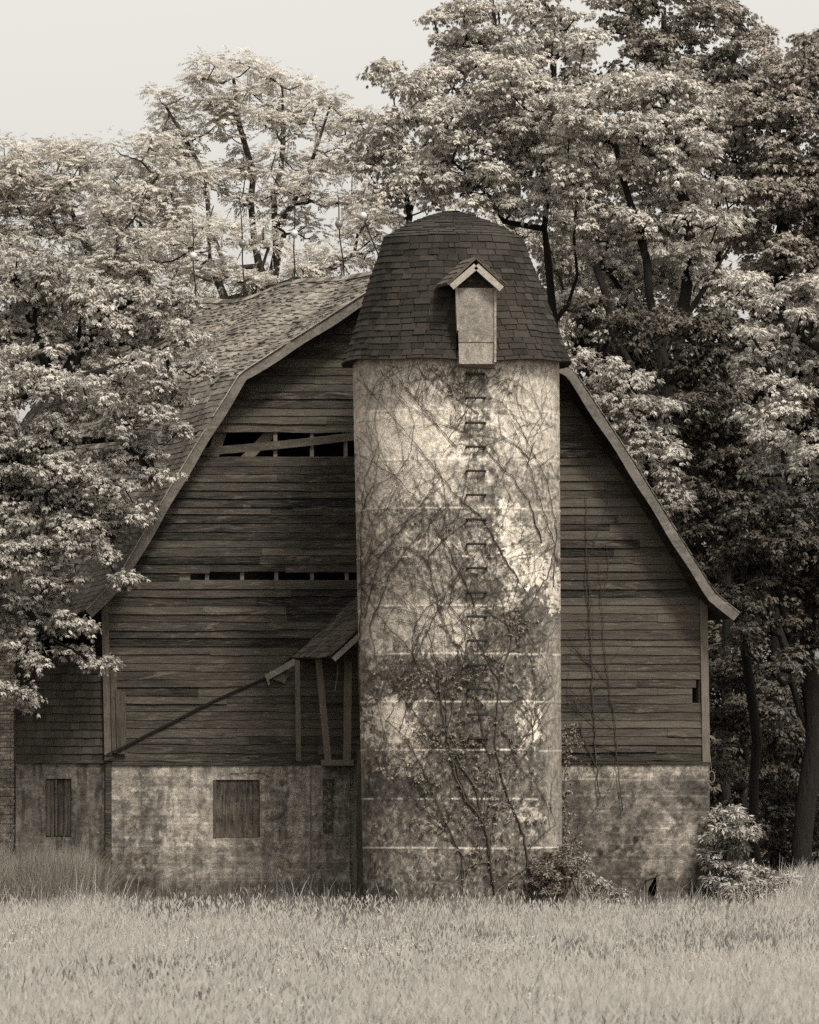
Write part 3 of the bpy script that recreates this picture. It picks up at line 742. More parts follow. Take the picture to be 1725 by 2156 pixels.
ph = np.concatenate([np.linspace(-PI/2-.05, PI/2+.05, 560, endpoint=False), np.linspace(PI/2+.05, 3*PI/2-.05, 60, endpoint=False)]); Z = np.linspace(zb2, zt, nz); PH, ZZ = np.meshgrid(ph, Z)
ax, rad = silo_axis(ZZ); PY = 1700-(ZZ-EYE)*ssc
bulge = sum(.006*np.exp(-((PY-j)/2.2)**2) for j in joints)
rad = rad+bulge+.008*(fbm(PH*9, ZZ*3, 3, 71)-.5)
XX = ax+rad*np.sin(PH); YY = YS-rad*np.cos(PH)
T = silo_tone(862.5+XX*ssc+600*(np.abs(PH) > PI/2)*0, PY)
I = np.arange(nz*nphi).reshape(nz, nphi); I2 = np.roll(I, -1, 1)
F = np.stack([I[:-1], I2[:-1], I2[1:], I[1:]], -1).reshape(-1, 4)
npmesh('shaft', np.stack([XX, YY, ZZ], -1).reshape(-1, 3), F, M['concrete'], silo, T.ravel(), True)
def silo_surf(px, py, off=.02):
    z = EYE+(1700-py)/ssc; a, r = silo_axis(z); a, r = float(a), float(r); x = (px-862.5)/(ssc*1.006); s = max(-.99, min(.99, (x-a)/r))
    return (a+(r+off)*s, YS-(r+off)*math.sqrt(1-s*s), z)
# rungs
for k, py in enumerate([798, 848, 900, 950, 1000, 1050, 1101, 1152, 1202, 1253, 1303, 1353, 1404, 1454, 1507, 1557]):
    px = 1001+k*.35; mb = MB(); a, b = Vector(silo_surf(px-20, py, -.01)), Vector(silo_surf(px+19, py, -.01)); o = Vector((0, -.10, 0))
    mb.tube([a, a+o*.8, a+o+Vector((.02, 0, 0)), b+o+Vector((-.02, 0, 0)), b+o*.8, b], .019, 6); mb.build('rung', M['iron'], silo)
# cap roof
rf = thing('silo_roof', None, None, (pxx_at(962, YS), YS, W(0, 760, YS)[2]), parent=silo)
zc = lambda py: W(0, py, YS)[2]; axr = lambda py: pxx_at(np.interp(py, [445, 500, 770], [950, 954, 962]), YS)
prof = [(242, 768), (231, 742), (222, 715), (209, 680), (192, 630), (176, 584), (161, 548), (152, 520), (147, 503), (112, 483), (80, 468), (46, 455), (18, 447), (0, 445)]
cum = [0]
for a, b in zip(prof[:-1], prof[1:]): cum.append(cum[-1]+math.hypot(a[0]-b[0], a[1]-b[1]))
def capt(s, phi, off=0.0):
    s = min(max(s, 0), cum[-1]); r = np.interp(s, cum, [p[0] for p in prof]); py = np.interp(s, cum, [p[1] for p in prof])
    fac = 12; m = (phi+PI/12) % (2*PI/fac)-PI/fac; poly = 1/math.cos(m)*math.cos(PI/fac)    # slight facets
    r = r*(.45+.55*poly)*1.012
    r = r+off*ssc*.8; x = axr(py)+r/ssc*math.sin(phi); wob = 3*math.sin(phi*3+1)+2*math.sin(phi*7)
    return (x, YS-r/ssc*math.cos(phi), zc(py+wob*np.interp(s, [0, 200, 300], [1, .5, 0]))+off*.6)
mb = MB(); ns, npn = 30, 144
SV = sorted(set(list(cum)+[(a+b)/2 for a, b in zip(cum[:-1], cum[1:])])); ns = len(SV)-1
for i in range(ns+1):
    for k in range(npn): mb.v.append(capt(SV[i], 2*PI*k/npn)); mb.t.append(.3)
for i in range(ns):
    for k in range(npn):
        m_ = capt((SV[i]+SV[i+1])/2, 2*PI*(k+.5)/npn)
        if m_[1] < YS and 966 < 862.5+m_[0]*ssc*1.012 < 1040 and m_[2] < zc(640): continue
        mb.f.append((i*npn+k, i*npn+(k+1) % npn, (i+1)*npn+(k+1) % npn, (i+1)*npn+k))
# underside of the eave
b0 = len(mb.v)
for k in range(npn):
    p = capt(0, 2*PI*k/npn); mb.v.append((p[0]*1.0+(silo.location.x-p[0])*.14, YS+(p[1]-YS)*.86, p[2]+.03)); mb.t.append(.1)
for k in range(npn):
    if abs((2*PI*(k+.5)/npn-.17+PI) % (2*PI)-PI) > .19: mb.f.append((k, b0+k, b0+(k+1) % npn, (k+1) % npn))
mb.build('roof_shell', M['asphalt_shingle'], rf)
mb = MB(); r_ = random.Random(44); s = -6; rown = 0
GAPX = (962, 1043)
while s < cum[-1]-8:
    SB = cum[8]; upper = s > SB-3
    ex = 14.2 if not upper else 11; r_here = np.interp(s, cum, [p[0] for p in prof]); phi = r_.uniform(0, .1)
    end = phi+2*PI; wav = r_.uniform(0, 6)
    while phi < end-.01:
        w = r_.uniform(22, 44)/max(r_here, 12); p1 = min(phi+w, end)
        s0 = s+r_.uniform(-1.0, 1.0)+1.4*math.sin(phi*4+wav); s1 = s0+ex*1.25; s1 = min(s1, SB) if not upper else s1; g = .0065
        mid = (phi+p1)/2; midp = capt(s0+6, mid); px_mid = 862.5+midp[0]*ssc
        front = math.cos(mid) > 0; tone = min(max(r_.gauss(.38, .26), 0), 1)
        py_mid = np.interp(s0, cum, [p[1] for p in prof])
        if front and GAPX[0]-24 < px_mid < GAPX[1]+24 and py_mid > 592:
            # trim against the dormer
            def phi_px(px_): 
                rr3 = np.interp(max(s0, 0), cum, [p[0] for p in prof])/ssc; return math.asin(max(-1, min(1, ((px_-862.5)/ssc/1.008-axr(py_mid))/rr3)))
            pa, pb = phi_px(GAPX[0]), phi_px(GAPX[1]); ph0 = (phi+PI) % (2*PI)-PI; ph1 = ph0+(p1-phi)
            segs = []
            if ph0 < pa: segs.append((ph0, min(ph1, pa)))
            if ph1 > pb: segs.append((max(ph0, pb), ph1))
            segs = [q for q in segs if q[1]-q[0] > .02]
        else: segs = [(phi, p1)]
        for a, b in segs:
            nq = max(1, int((b-a)/.12)+1)
            o = r_.uniform(.0, .006); o1 = r_.uniform(.014, .028)
            for q in range(nq):
                c0 = a+g+(b-a-2*g)*q/nq; c1 = a+g+(b-a-2*g)*(q+1)/nq
                mb.hexa([capt(s0, c0, o), capt(s0, c1, o), capt(s1, c1, .002), capt(s1, c0, .002), capt(s0, c0, o1+o), capt(s0, c1, o1+o), capt(s1, c1, .008), capt(s1, c0, .008)], min(tone+.55*upper, 1.3))  # rows above the break painted lighter, as a slope catching the sky
        phi = p1
    s = SB-1.0 if (not upper and s+ex > SB-6) else s+ex; rown += 1
mb.build('roof_shingles', M['asphalt_shingle'], rf)
mb = MB(); mb.sphere((axr(444), YS, zc(450)), .09, 10, 5, .9); mb.build('finial_cap', M['trim'], rf)
# dormer hatch
dm = thing('dormer', None, None, (pxx_at(1002, YS-1.8), YS-1.8, zc(640)), parent=silo)
YD = YS-1.97
def D(px, py, d=0): return W(px, py, YD+d)
mb = MB(); mb.hexa([D(966, 720), D(1040, 720), D(1040, 720, .8), D(966, 720, .8), D(961, 606), D(1043, 606), D(1043, 606, .8), D(961, 606, .8)], .5)
mb.build('hatch_panel', M['osb'], dm)
mb = MB(); cr = [(721, .012, 966, 1040), (766, .03, 967, 1042), (775, .27, 966, 1042)]
for (ya, da, l0, r0), (yb2, db, l1, r1) in zip(cr[:-1], cr[1:]):
    mb.hexa([D(l1, yb2, db), D(r1, yb2, db), D(r1, yb2, .8), D(l1, yb2, .8), D(l0, ya, da), D(r0, ya, da), D(r0, ya, .8), D(l0, ya, .8)], .31)
mb.build('chute_wall', M['concrete'], dm)
mb = MB(); mb.add([D(963, 605, .02), D(1042, 605, .02), D(1002, 566, .02)], [(0, 1, 2)], .1); mb.build('gable_boards', M['siding'], dm)
for sx, x0, x1 in ((0, 959, 963.5), (1, 1041, 1045.5)):
    mb = MB(); yy = 716 if sx == 0 else 762
    mb.hexa([D(x0+(4 if sx == 0 else 0), yy-(20 if sx == 0 else 0), -.02), D(x1+(4 if sx == 0 else 0), yy-(20 if sx == 0 else 0), -.02), D(x1, yy, .8), D(x0, yy, .8), D(x0, 600, -.02), D(x1, 600, -.02), D(x1, 600, .8), D(x0, 600, .8)], .6)
    mb.build('side_trim', M['trim'], dm)
mb = MB()
apex_o, apex_i = D(1003, 553, -.16), D(1003, 568, -.16)
for (ox, oy), (ix, iy) in (((948, 602), (952, 613)), ((1060, 606), (1056, 613))):
    a, b = Vector(D(1003, 560, -.16)), Vector(D(ox+(3 if ox < 1000 else -3), oy+2, -.16)); mb.beam(a+Vector((0, 0, -.0)), b, .105, .03, t=.85)
mb.build('gable_trim', M['trim'], dm)
mb = MB()
for sx in (-1, 1):
    ex_, ey_ = (937, 600) if sx < 0 else (1064, 603)
    e, a = Vector(D(ex_ if sx > 0 else 944, ey_, -.19)), Vector(D(1003, 545, -.19)); dd = Vector((-.27, 1.1, 0)); nn = Vector((sx*.62, 0, .78))*.03
    mb.hexa([e, a, a+dd, e+dd, e+nn, a+nn, a+nn+dd, e+nn+dd], .6)
    for q in range(5):
        for w in range(4):
            k0, k1 = q/5, (q+1.15)/5; t0 = w*.17+r_.uniform(-.02, .02)
            t0 = Vector((-.27*t0/1.1, t0, 0)); P0 = e.lerp(a, k0)+nn*1.1+t0; P1 = e.lerp(a, min(k1, 1))+nn*1.1+t0; v = Vector((-.27*.14, .155, 0)); up_ = nn*.5
            mb.hexa([P0, P1, P1+v, P0+v, P0+up_*1.6, P1+up_*.4, P1+v+up_*.4, P0+v+up_*1.6], r_.uniform(.3, 1))
mb.build('dormer_roof', M['porch_shingle'], dm)

# leaning planks by the silo
for k, (x0, x1, yt, yy, lab) in enumerate(((751, 763, 1578, -1.5, 'tall dark plank standing upright against the left side of the silo'), (762, 771, 1655, -1.62, 'shorter split plank standing beside the taller one at the silo base'))):
    mb = MB(); a, b, c2 = W(x0, 1950, yy), W(x1, 1950, yy), None
    o = 4 if k == 0 else -3
    mb.hexa([W(x0-(0 if k == 0 else 8), 1948, yy-.1), W(x1-(0 if k == 0 else 8), 1948, yy-.1), W(x1-(0 if k == 0 else 8), 1948, yy-.06), W(x0-(0 if k == 0 else 8), 1948, yy-.06), W(x0, yt, yy), W(x1, yt+3, yy), W(x1, yt+3, yy+.04), W(x0, yt, yy+.04)], .55+.1*k)
    tag(mb.build('wooden_plank', M['siding_vertical']), lab, 'plank', 'planks leaning at the silo')

# ------------------------------------------------------------------ brick building far left
bb = thing('brick_building', 'pale painted brick building seen at the left edge beside the barn wing', 'building', W(-60, 1900, .9))
def brickf(PX, PY):
    row_ = np.floor(PY/6.4); off = (row_ % 2)*7; v = np.mod(PX+off, 14.5); h = np.mod(PY, 6.4)
    mort = np.maximum(sst(1.3, .5, h), sst(1.5, .6, v)); b = .62*(1+.4*(fbm(np.floor((PX+off)/14.5)*3.1, row_*2.3, 1, 7)-.5)*2)*(1-.5*sst(.5, .7, fbr(PX/40, PY/30, 3, 8)))
    return b*(1-mort)+.12*mort, -.006*mort
V, F, T = wallgrid(-330, 33, 1290, 1960, .9, .014, brickf); npmesh('wall', V, F, M['brick'], bb, T)
mb = MB(); a, b = W(-345, 1300, .6), W(36, 1240, .6); mb.hexa([(a[0], .6, a[2]), (b[0], .6, a[2]), (b[0], 3.4, a[2]+.9), (a[0], 3.4, a[2]+.9), (a[0], .6, a[2]+.1), (b[0], .6, a[2]+.1), (b[0], 3.4, a[2]+1.), (a[0], 3.4, a[2]+1.)], .4); mb.build('roof', M['asphalt_shingle'], bb)
mb = MB(); mb.box(W(-330, 0, .9)[0], W(32, 0, .9)[0], .93, 3.3, 0, a[2], .15); mb.build('building_body', M['interior'], bb)

# ------------------------------------------------------------------ foliage
def unit(v): return v/np.maximum(np.linalg.norm(v, axis=-1, keepdims=True), 1e-9)
def leaf_clusters(P, A, L, wr, k, style, g, droop=.25, flat=.5):
    """P (n,3) points, A (n,3) axes, L (n) leaflet length -> verts, tris"""
    n = len(P); up = np.array([0, 0, 1.0]); A = unit(A)
    U = unit(np.cross(A, up)+1e-4); Vv = np.cross(U, A)
    if style == 'palmate':
        ph = (np.arange(k)/k)[None]*2*PI+g.random((n, 1))*6.3+g.normal(0, .15, (n, k)); sp = g.uniform(.75, 1.15, (n, k))
        d = A[:, None]*np.cos(sp)[..., None]+(U[:, None]*np.cos(ph)[..., None]+Vv[:, None]*(flat*np.sin(ph))[..., None])*np.sin(sp)[..., None]
        base = np.repeat(P[:, None], k, 1)+d*.12*L[:, None, None]
        ll = L[:, None]*g.uniform(.7, 1.15, (n, k))
    else:
        j = np.arange(k); pos = (j//2)/(k/2); sd = np.where(j % 2 == 0, 1., -1.)
        rl = L*k*.24
        base = P[:, None]+A[:, None]*(pos[None, :, None]*rl[:, None, None]) - up*(pos**2*.25)[None, :, None]*rl[:, None, None]
        d = A[:, None]*.5+U[:, None]*sd[None, :, None]*.85+g.normal(0, .14, (n, k, 3)); ll = L[:, None]*(1-.35*np.abs(pos-.4))[None]*g.uniform(.8, 1.1, (n, k))
    d = d-up*droop*g.uniform(.4, 1.6, (n, k))[..., None]; d = unit(d)
    nrm = unit(up*.9+A[:, None]*.5+g.normal(0, .3, (n, k, 3))); sdv = unit(np.cross(d, nrm)); nn = np.cross(sdv, d)
    w = ll*wr
    v0 = base; v2 = base+d*ll[..., None]-up*(.10*ll)[..., None]
    m = base+d*(ll*.48)[..., None]; v1 = m+sdv*(w/2)[..., None]-np.abs(nn)*0-nn*(w*.14)[..., None]; v3 = m-sdv*(w/2)[..., None]-nn*(w*.14)[..., None]
    mid = m+nn*(w*.06)[..., None]
    Vt = np.stack([v0, v1, v2, v3], 2).reshape(-1, 3); b = np.arange(n*k)[:, None]*4
    Ft = np.concatenate([b+np.array([[0, 1, 2]]), b+np.array([[0, 2, 3]])], 0)
    tone = np.repeat(np.clip(np.repeat(g.normal(.5, .2, n), k)+g.normal(0, .1, n*k), 0, 1), 4)
    return Vt, Ft, tone

def in_clumps(clumps, g, dens):
    out = []
    for c in clumps:
        px, py, rx, ry, Y, dy = c; s = FPX/(Y+CAMD); o = np.array(W(px, py, Y)); R = np.array([rx/s, dy, ry/s])
        n = max(3, int(dens*PI*R[0]*R[2]*(.6+.4*dy)))
        d = unit(g.normal(0, 1, (n, 3))); r = g.random(n)**.33; r = .25+.75*r; out.append(o+d*R*r[:, None]*g.uniform(.85, 1.1, (n, 1)))
    return np.concatenate(out)

def foliage(S, g, rs, ncl, L, wr, k, style, droop=.25):
    """clusters round every spray centre"""
    n = len(S); m = ncl; r = rs*g.uniform(.65, 1.3, (n, 1, 1))
    d = unit(g.normal(0, 1, (n, m, 3))); d[..., 2] = np.where(g.random((n, m)) < .72, np.abs(d[..., 2]), d[..., 2])
    rad = g.random((n, m, 1))**.4
    P = S[:, None]+d*np.array([1, 1, .55])*r*rad
    A = d*np.array([1, 1, .5])+np.array([0, 0, -.15])+g.normal(0, .2, (n, m, 3))
    LL = (L*g.uniform(.75, 1.25, (n, m))).ravel()
    V, F, T = leaf_clusters(P.reshape(-1, 3), A.reshape(-1, 3), LL, wr, k, style, g, droop)
    sp = np.repeat(np.clip(g.normal(0, .12, n), -.25, .25), m*k*4); return V, F, np.clip(T+sp, 0, 1)

def skeleton(mains, S, g, rt, base_r):
    """mains: list of polylines (world); S: spray centres; pipe-model tubes"""
    nodes = []; par = []; 
    for li, (line, attach) in enumerate(mains):
        prev = -1 if attach is None else int(np.argmin([np.linalg.norm(np.array(q)-np.array(line[0])) for q in nodes]))
        for a, b in zip(line[:-1], line[1:]):
            a, b = np.array(a), np.array(b); ns_ = max(1, int(np.linalg.norm(b-a)/.5))
            if prev == -1: nodes.append(a); par.append(-1); prev = 0
            for q in range(1, ns_+1):
                nodes.append(a+(b-a)*q/ns_+g.normal(0, .03, 3)); par.append(prev); prev = len(nodes)-1
    nm = len(nodes); cnt0 = nm
    N = np.zeros((nm+len(S)*5, 3)); N[:nm] = nodes; par = list(par)+[0]*(len(S)*5); cnt = nm
    root = N[:nm]
    dist = np.min(np.linalg.norm(S[:, None]-root[None], axis=2), axis=1); order = np.argsort(dist)
    for i in order:
        p = S[i]; dv = p-N[:cnt]; d = np.linalg.norm(dv, axis=1); pen = d+np.where(dv[:, 2] < 0, 1.0, 0)*np.abs(dv[:, 2])
        j = int(np.argmin(pen)); a = N[j]; L = d[j]; q = max(1, min(4, int(L/.35)+1)); prev = j
        for s in range(1, q+1):
            f = s/q; x = a+(p-a)*f; x = x+np.array([0, 0, -.12*L*math.sin(f*PI)])+(g.normal(0, .05*L, 3) if s < q else 0)
            N[cnt] = x; par[cnt] = prev; prev = cnt; cnt += 1
    N = N[:cnt]; par = par[:cnt]; w = np.zeros(cnt)
    ch = np.zeros(cnt)
    for i in range(cnt-1, -1, -1):
        if ch[i] == 0: w[i] += 1
        if par[i] >= 0: w[par[i]] += w[i]; ch[par[i]] += 1
    # keep order safe: mains were added parent first
    r = np.maximum(base_r*np.power(w/w.max(), .53), .0045)
    mb = MB()
    kids = [[] for _ in range(cnt)]
    for i in range(cnt):
        if par[i] >= 0: kids[par[i]].append(i)
    done = set()
    starts = [(i, None) for i in range(cnt) if par[i] < 0]
    while starts:
        i, pr = starts.pop(); path = [N[i]] if pr is None else [N[pr], N[i]]; rr = [r[i]] if pr is None else [min(r[pr], r[i]*1.25), r[i]]; cur = i
        while kids[cur]:
            ks = sorted(kids[cur], key=lambda q: -w[q])
            for q in ks[1:]: starts.append((q, cur))
            cur = ks[0]; path.append(N[cur]); rr.append(r[cur])
        if len(path) > 1:
            rr[-1] *= .6; mb.tube(path, rr, 5 if rr[0] < .06 else 8, cap=False)
    return mb

PALM = dict(rs=.40, ncl=72, L=.086, wr=.5, k=7, style='palmate', droop=.7)
FEATH = dict(rs=.40, ncl=50, L=.066, wr=.5, k=12, style='pinnate', droop=.45)
def tree(name, label, clumps, mains, base, seed, mat, bark, kindp, dens=7.5, group=None, rt=.0085, base_r=.22, cat='tree'):
    g = np.random.default_rng(seed); S = in_clumps(clumps, g, dens*1.45)
    root = thing(name, label, cat, base, group)
    ml = []
    for i, (pts, att) in enumerate(mains):
        line = [W(*p) for p in pts]
        if att is None and line[0][2] > .3: line = [(line[0][0], line[0][1], -.1)]+line
        ml.append((line, att))
    skeleton(ml, S, g, rt, base_r).build('trunk', bark, root, True)
    V, F, T = foliage(S, g, **kindp); npmesh('crown', V, F, mat, root, T)
    return len(F)
NF = 0
GB = 'trees behind the barn'
# left, far locusts
NF += tree('locust_tree', 'tall feathery locust with dark forked trunks rising behind the barn ridge',
  [(480, 160, 70, 45, 20, 1.3), (420, 195, 70, 40, 20, 1.2), (345, 215, 40, 30, 20, .8), (600, 175, 60, 45, 21, 1.2), (680, 190, 45, 45, 21, 1.0), (700, 260, 40, 50, 21, 1.0),
   (520, 250, 90, 40, 20, 1.2), (640, 270, 50, 60, 21, 1.1), (440, 320, 85, 50, 20, 1.2), (560, 340, 90, 45, 20, 1.3), (660, 370, 70, 50, 20, 1.3), (380, 270, 50, 40, 20, 1.0), (450, 250, 50, 40, 20, 1.0), (370, 350, 70, 40, 20, 1.2), (480, 400, 80, 45, 20, 1.3), (600, 430, 80, 45, 20, 1.2),
   (730, 340, 60, 60, 20, 1.2), (700, 460, 70, 50, 20, 1.2), (550, 190, 60, 45, 20, 1.1), (610, 235, 50, 40, 20, 1.1), (470, 250, 70, 40, 20, 1.1), (750, 250, 40, 50, 20, .9)],
  [([(566, 1300, 20), (564, 614, 20), (545, 563, 20), (537, 511, 20), (526, 425, 20), (533, 361, 20), (500, 250, 20), (490, 160, 20)], None),
   ([(564, 614, 20), (583, 531, 20.3), (583, 480, 20.3), (580, 409, 20.3), (600, 300, 20.3), (590, 190, 20.3)], 1),
   ([(583, 531, 20.3), (598, 495, 19.8), (592, 473, 19.8), (615, 428, 19.8), (635, 399, 19.8), (660, 320, 19.8), (690, 220, 19.8)], 1),
   ([(545, 563, 20), (481, 560, 19.6), (440, 470, 19.6), (432, 380, 19.6), (400, 300, 19.6), (350, 230, 19.6)], 1)],
  W(566, 1900, 20), 101, M['leaf_locust'], M['bark_light'], FEATH, 4.6, GB, .011, .12)
NF += tree('locust_tree', 'feathery locust crown filling the space just over the barn ridge',
  [(430, 560, 70, 45, 14, 1.0), (520, 575, 55, 35, 14, 1.0), (620, 570, 75, 35, 14, 1.0), (700, 545, 60, 40, 14, 1.0), (350, 520, 60, 50, 14, 1.0), (760, 520, 40, 40, 14, .9), (560, 500, 60, 30, 14, .9), (440, 480, 50, 40, 14, .9), (820, 470, 60, 40, 14, .9)],
  [([(481, 1200, 14), (481, 629, 14), (446, 550, 14), (436, 473, 14), (450, 430, 14)], None), ([(481, 640, 14), (600, 600, 14), (700, 560, 14), (800, 490, 14)], 1)],
  W(481, 1930, 14), 102, M['leaf_locust'], M['bark_light'], FEATH, 7.5, GB, .011, .10)
NF += tree('locust_tree', 'pale low locust at the far left with a level top against the sky',
  [(20, 330, 60, 50, 22, 1.3), (100, 325, 60, 40, 22, 1.3), (170, 340, 60, 40, 22, 1.2), (60, 420, 90, 60, 22, 1.4), (160, 430, 90, 60, 22, 1.4), (60, 520, 90, 60, 22, 1.3), (170, 530, 80, 50, 22, 1.3), (120, 600, 120, 50, 22, 1.3), (260, 600, 90, 50, 22, 1.3), (-40, 420, 70, 90, 22, 1.3)],
  [([(215, 1300, 22), (215, 640, 22), (195, 560, 22), (170, 480, 22), (110, 380, 22)], None), ([(215, 640, 22), (240, 520, 22), (200, 420, 22)], 1)],
  W(215, 1900, 22), 103, M['leaf_locust'], M['bark_light'], FEATH, 7.5, GB, .011, .10)
NF += tree('locust_tree', 'loose locust between the level left crown and the tall forked one',
  [(240, 330, 50, 30, 18, 1.2), (300, 360, 50, 40, 18, 1.1), (250, 420, 80, 60, 18, 1.3), (330, 440, 70, 60, 18, 1.2), (280, 510, 80, 50, 18, 1.2), (360, 480, 60, 50, 18, 1.1), (340, 580, 80, 50, 18, 1.2), (240, 580, 70, 40, 18, 1.2), (420, 620, 60, 30, 18, 1.0), (330, 300, 30, 20, 18, .7), (390, 400, 50, 40, 18, .9), (150, 600, 80, 40, 18, 1.1), (60, 590, 80, 40, 18, 1.1)],
  [([(330, 1300, 18), (332, 660, 18), (310, 580, 18), (290, 500, 18), (300, 400, 18)], None), ([(332, 660, 18), (360, 600, 18), (390, 540, 18)], 1)],
  W(330, 1900, 18), 104, M['leaf_locust'], M['bark_light'], FEATH, 7.5, GB, .011, .09)
# left, middle and near
NF += tree('broadleaf_tree', 'light leafy tree behind the near left one, above the lean-to',
  [(40, 600, 80, 60, 7, 1.2), (200, 590, 70, 35, 7, 1.0), (100, 570, 70, 40, 7, 1.0), (130, 650, 80, 60, 7, 1.2), (220, 660, 80, 60, 7, 1.2), (300, 640, 70, 50, 7, 1.1), (360, 650, 50, 40, 7, .9), (60, 740, 90, 70, 7, 1.3), (240, 740, 70, 50, 7, 1.1), (330, 720, 50, 45, 7, .9)],
  [([(120, 1500, 7), (130, 820, 7), (180, 720, 7), (260, 640, 7)], None), ([(130, 820, 7), (70, 700, 7), (40, 600, 7)], 1)],
  W(120, 1900, 7), 105, M['leaf_near'], M['bark'], PALM, 7, GB, .0085, .16)
NF += tree('broadleaf_tree', 'big near tree at the left whose drooping boughs cover the barn eave', 
  [(70, 860, 110, 90, -1.5, 1.2), (200, 840, 90, 70, -1.5, 1.1), (300, 780, 80, 60, -1.5, 1.0), (385, 715, 50, 40, -1.5, .7), (420, 760, 30, 22, -1.5, .5), (330, 860, 60, 40, -1.5, .8), (260, 930, 70, 45, -1.5, .9),
   (80, 980, 120, 80, -1.5, 1.2), (190, 1020, 100, 60, -1.5, 1.1), (300, 985, 55, 30, -1.5, .7), (335, 1010, 30, 16, -1.5, .4), (60, 1110, 110, 80, -1.5, 1.1), (170, 1130, 80, 60, -1.5, 1.0), (255, 1090, 50, 40, -1.5, .6), (300, 1085, 25, 14, -1.5, .4),
   (50, 1230, 80, 70, -1.5, .9), (115, 1225, 48, 42, -1.5, .7), (225, 1165, 34, 20, -1.5, .4), (30, 1330, 60, 50, -1.5, .8), (110, 1310, 40, 30, -1.5, .5), (60, 1400, 50, 22, -1.5, .5), (160, 1375, 40, 14, -1.5, .4), (205, 1397, 24, 8, -1.5, .3), (20, 1450, 40, 30, -1.5, .5), (50, 1480, 24, 20, -1.5, .4),
   (-60, 900, 90, 200, -1.5, 1.5), (-60, 1150, 80, 180, -1.5, 1.3), (255, 1215, 16, 10, -1.5, .3), (165, 1320, 14, 18, -1.5, .2), (375, 830, 30, 24, -1.5, .5), (365, 905, 16, 10, -1.5, .3)],
  [([(-200, 1950, -1.5), (-190, 1500, -1.5), (-160, 1150, -1.5), (-100, 1030, -1.5), (0, 1042, -1.5), (110, 1062, -1.5), (170, 1085, -1.5), (240, 1130, -1.5)], None),
   ([(-160, 1150, -1.5), (-60, 900, -1.5), (80, 820, -1.5), (250, 770, -1.5), (380, 715, -1.5)], 1), ([(-190, 1300, -1.5), (-40, 1200, -1.5), (40, 1260, -1.5), (100, 1340, -1.5), (190, 1392, -1.5)], 1), ([(-60, 1000, -1.5), (100, 930, -1.5), (250, 930, -1.5), (330, 1000, -1.5)], 1)],
  W(-200, 1950, -1.5), 106, M['leaf_near'], M['bark'], dict(PALM, rs=.29, ncl=50, L=.070), 15, None, .0075, .2)
# centre and right
NF += tree('broadleaf_tree', 'slim dark leaved tree between the forked locust and the silo cap',
  [(800, 150, 40, 40, 16, .9), (850, 210, 70, 60, 16, 1.1), (800, 270, 60, 60, 16, 1.1), (870, 310, 70, 60, 16, 1.2), (800, 380, 70, 50, 16, 1.1), (870, 420, 70, 50, 16, 1.1), (760, 330, 30, 50, 16, .8), (780, 450, 50, 40, 16, .9), (900, 170, 50, 50, 16, 1.0), (920, 250, 50, 50, 16, 1.0)],
  [([(850, 1200, 16), (845, 560, 16), (860, 450, 16), (850, 330, 16), (830, 210, 16), (810, 140, 16)], None), ([(860, 450, 16), (890, 350, 16), (900, 240, 16)], 1)],
  W(850, 1920, 16), 107, M['leaf_big'], M['bark'], PALM, 6, GB, .0085, .06)
NF += tree('broadleaf_tree', 'tallest dark tree top reaching past the frame left of the small sky gap',
  [(960, 60, 60, 60, 26, 1.3), (1040, 30, 80, 60, 26, 1.5), (1120, 50, 70, 70, 26, 1.5), (1000, 130, 70, 60, 26, 1.4), (1180, 110, 50, 60, 26, 1.3), (940, 170, 60, 60, 26, 1.3), (1190, 20, 40, 40, 26, 1.1), (1080, 150, 90, 60, 26, 1.5)],
  [([(1080, 1300, 26), (1080, 400, 26), (1060, 200, 26), (1040, 20, 26)], None), ([(1080, 400, 26), (1160, 180, 26), (1180, 40, 26)], 1)],
  W(1080, 1900, 26), 108, M['leaf_big'], M['bark'], PALM, 5.5, GB, .009, .13)
NF += tree('broadleaf_tree', 'tall crown leaving the frame right of the small sky gap',
  [(1320, 20, 70, 60, 26, 1.4), (1420, 20, 80, 60, 26, 1.5), (1500, 50, 80, 60, 26, 1.4), (1340, 110, 80, 60, 26, 1.4), (1450, 120, 90, 60, 26, 1.5), (1580, 60, 40, 40, 26, 1.1), (1580, 120, 60, 50, 26, 1.3), (1250, 190, 70, 50, 26, 1.3), (1560, 180, 80, 50, 26, 1.3)],
  [([(1430, 1300, 26), (1420, 400, 26), (1400, 200, 26), (1400, 20, 26)], None), ([(1420, 400, 26), (1520, 200, 26), (1560, 60, 26)], 1)],
  W(1430, 1900, 26), 109, M['leaf_shade_tone'], M['bark'], PALM, 5.5, GB, .009, .13)
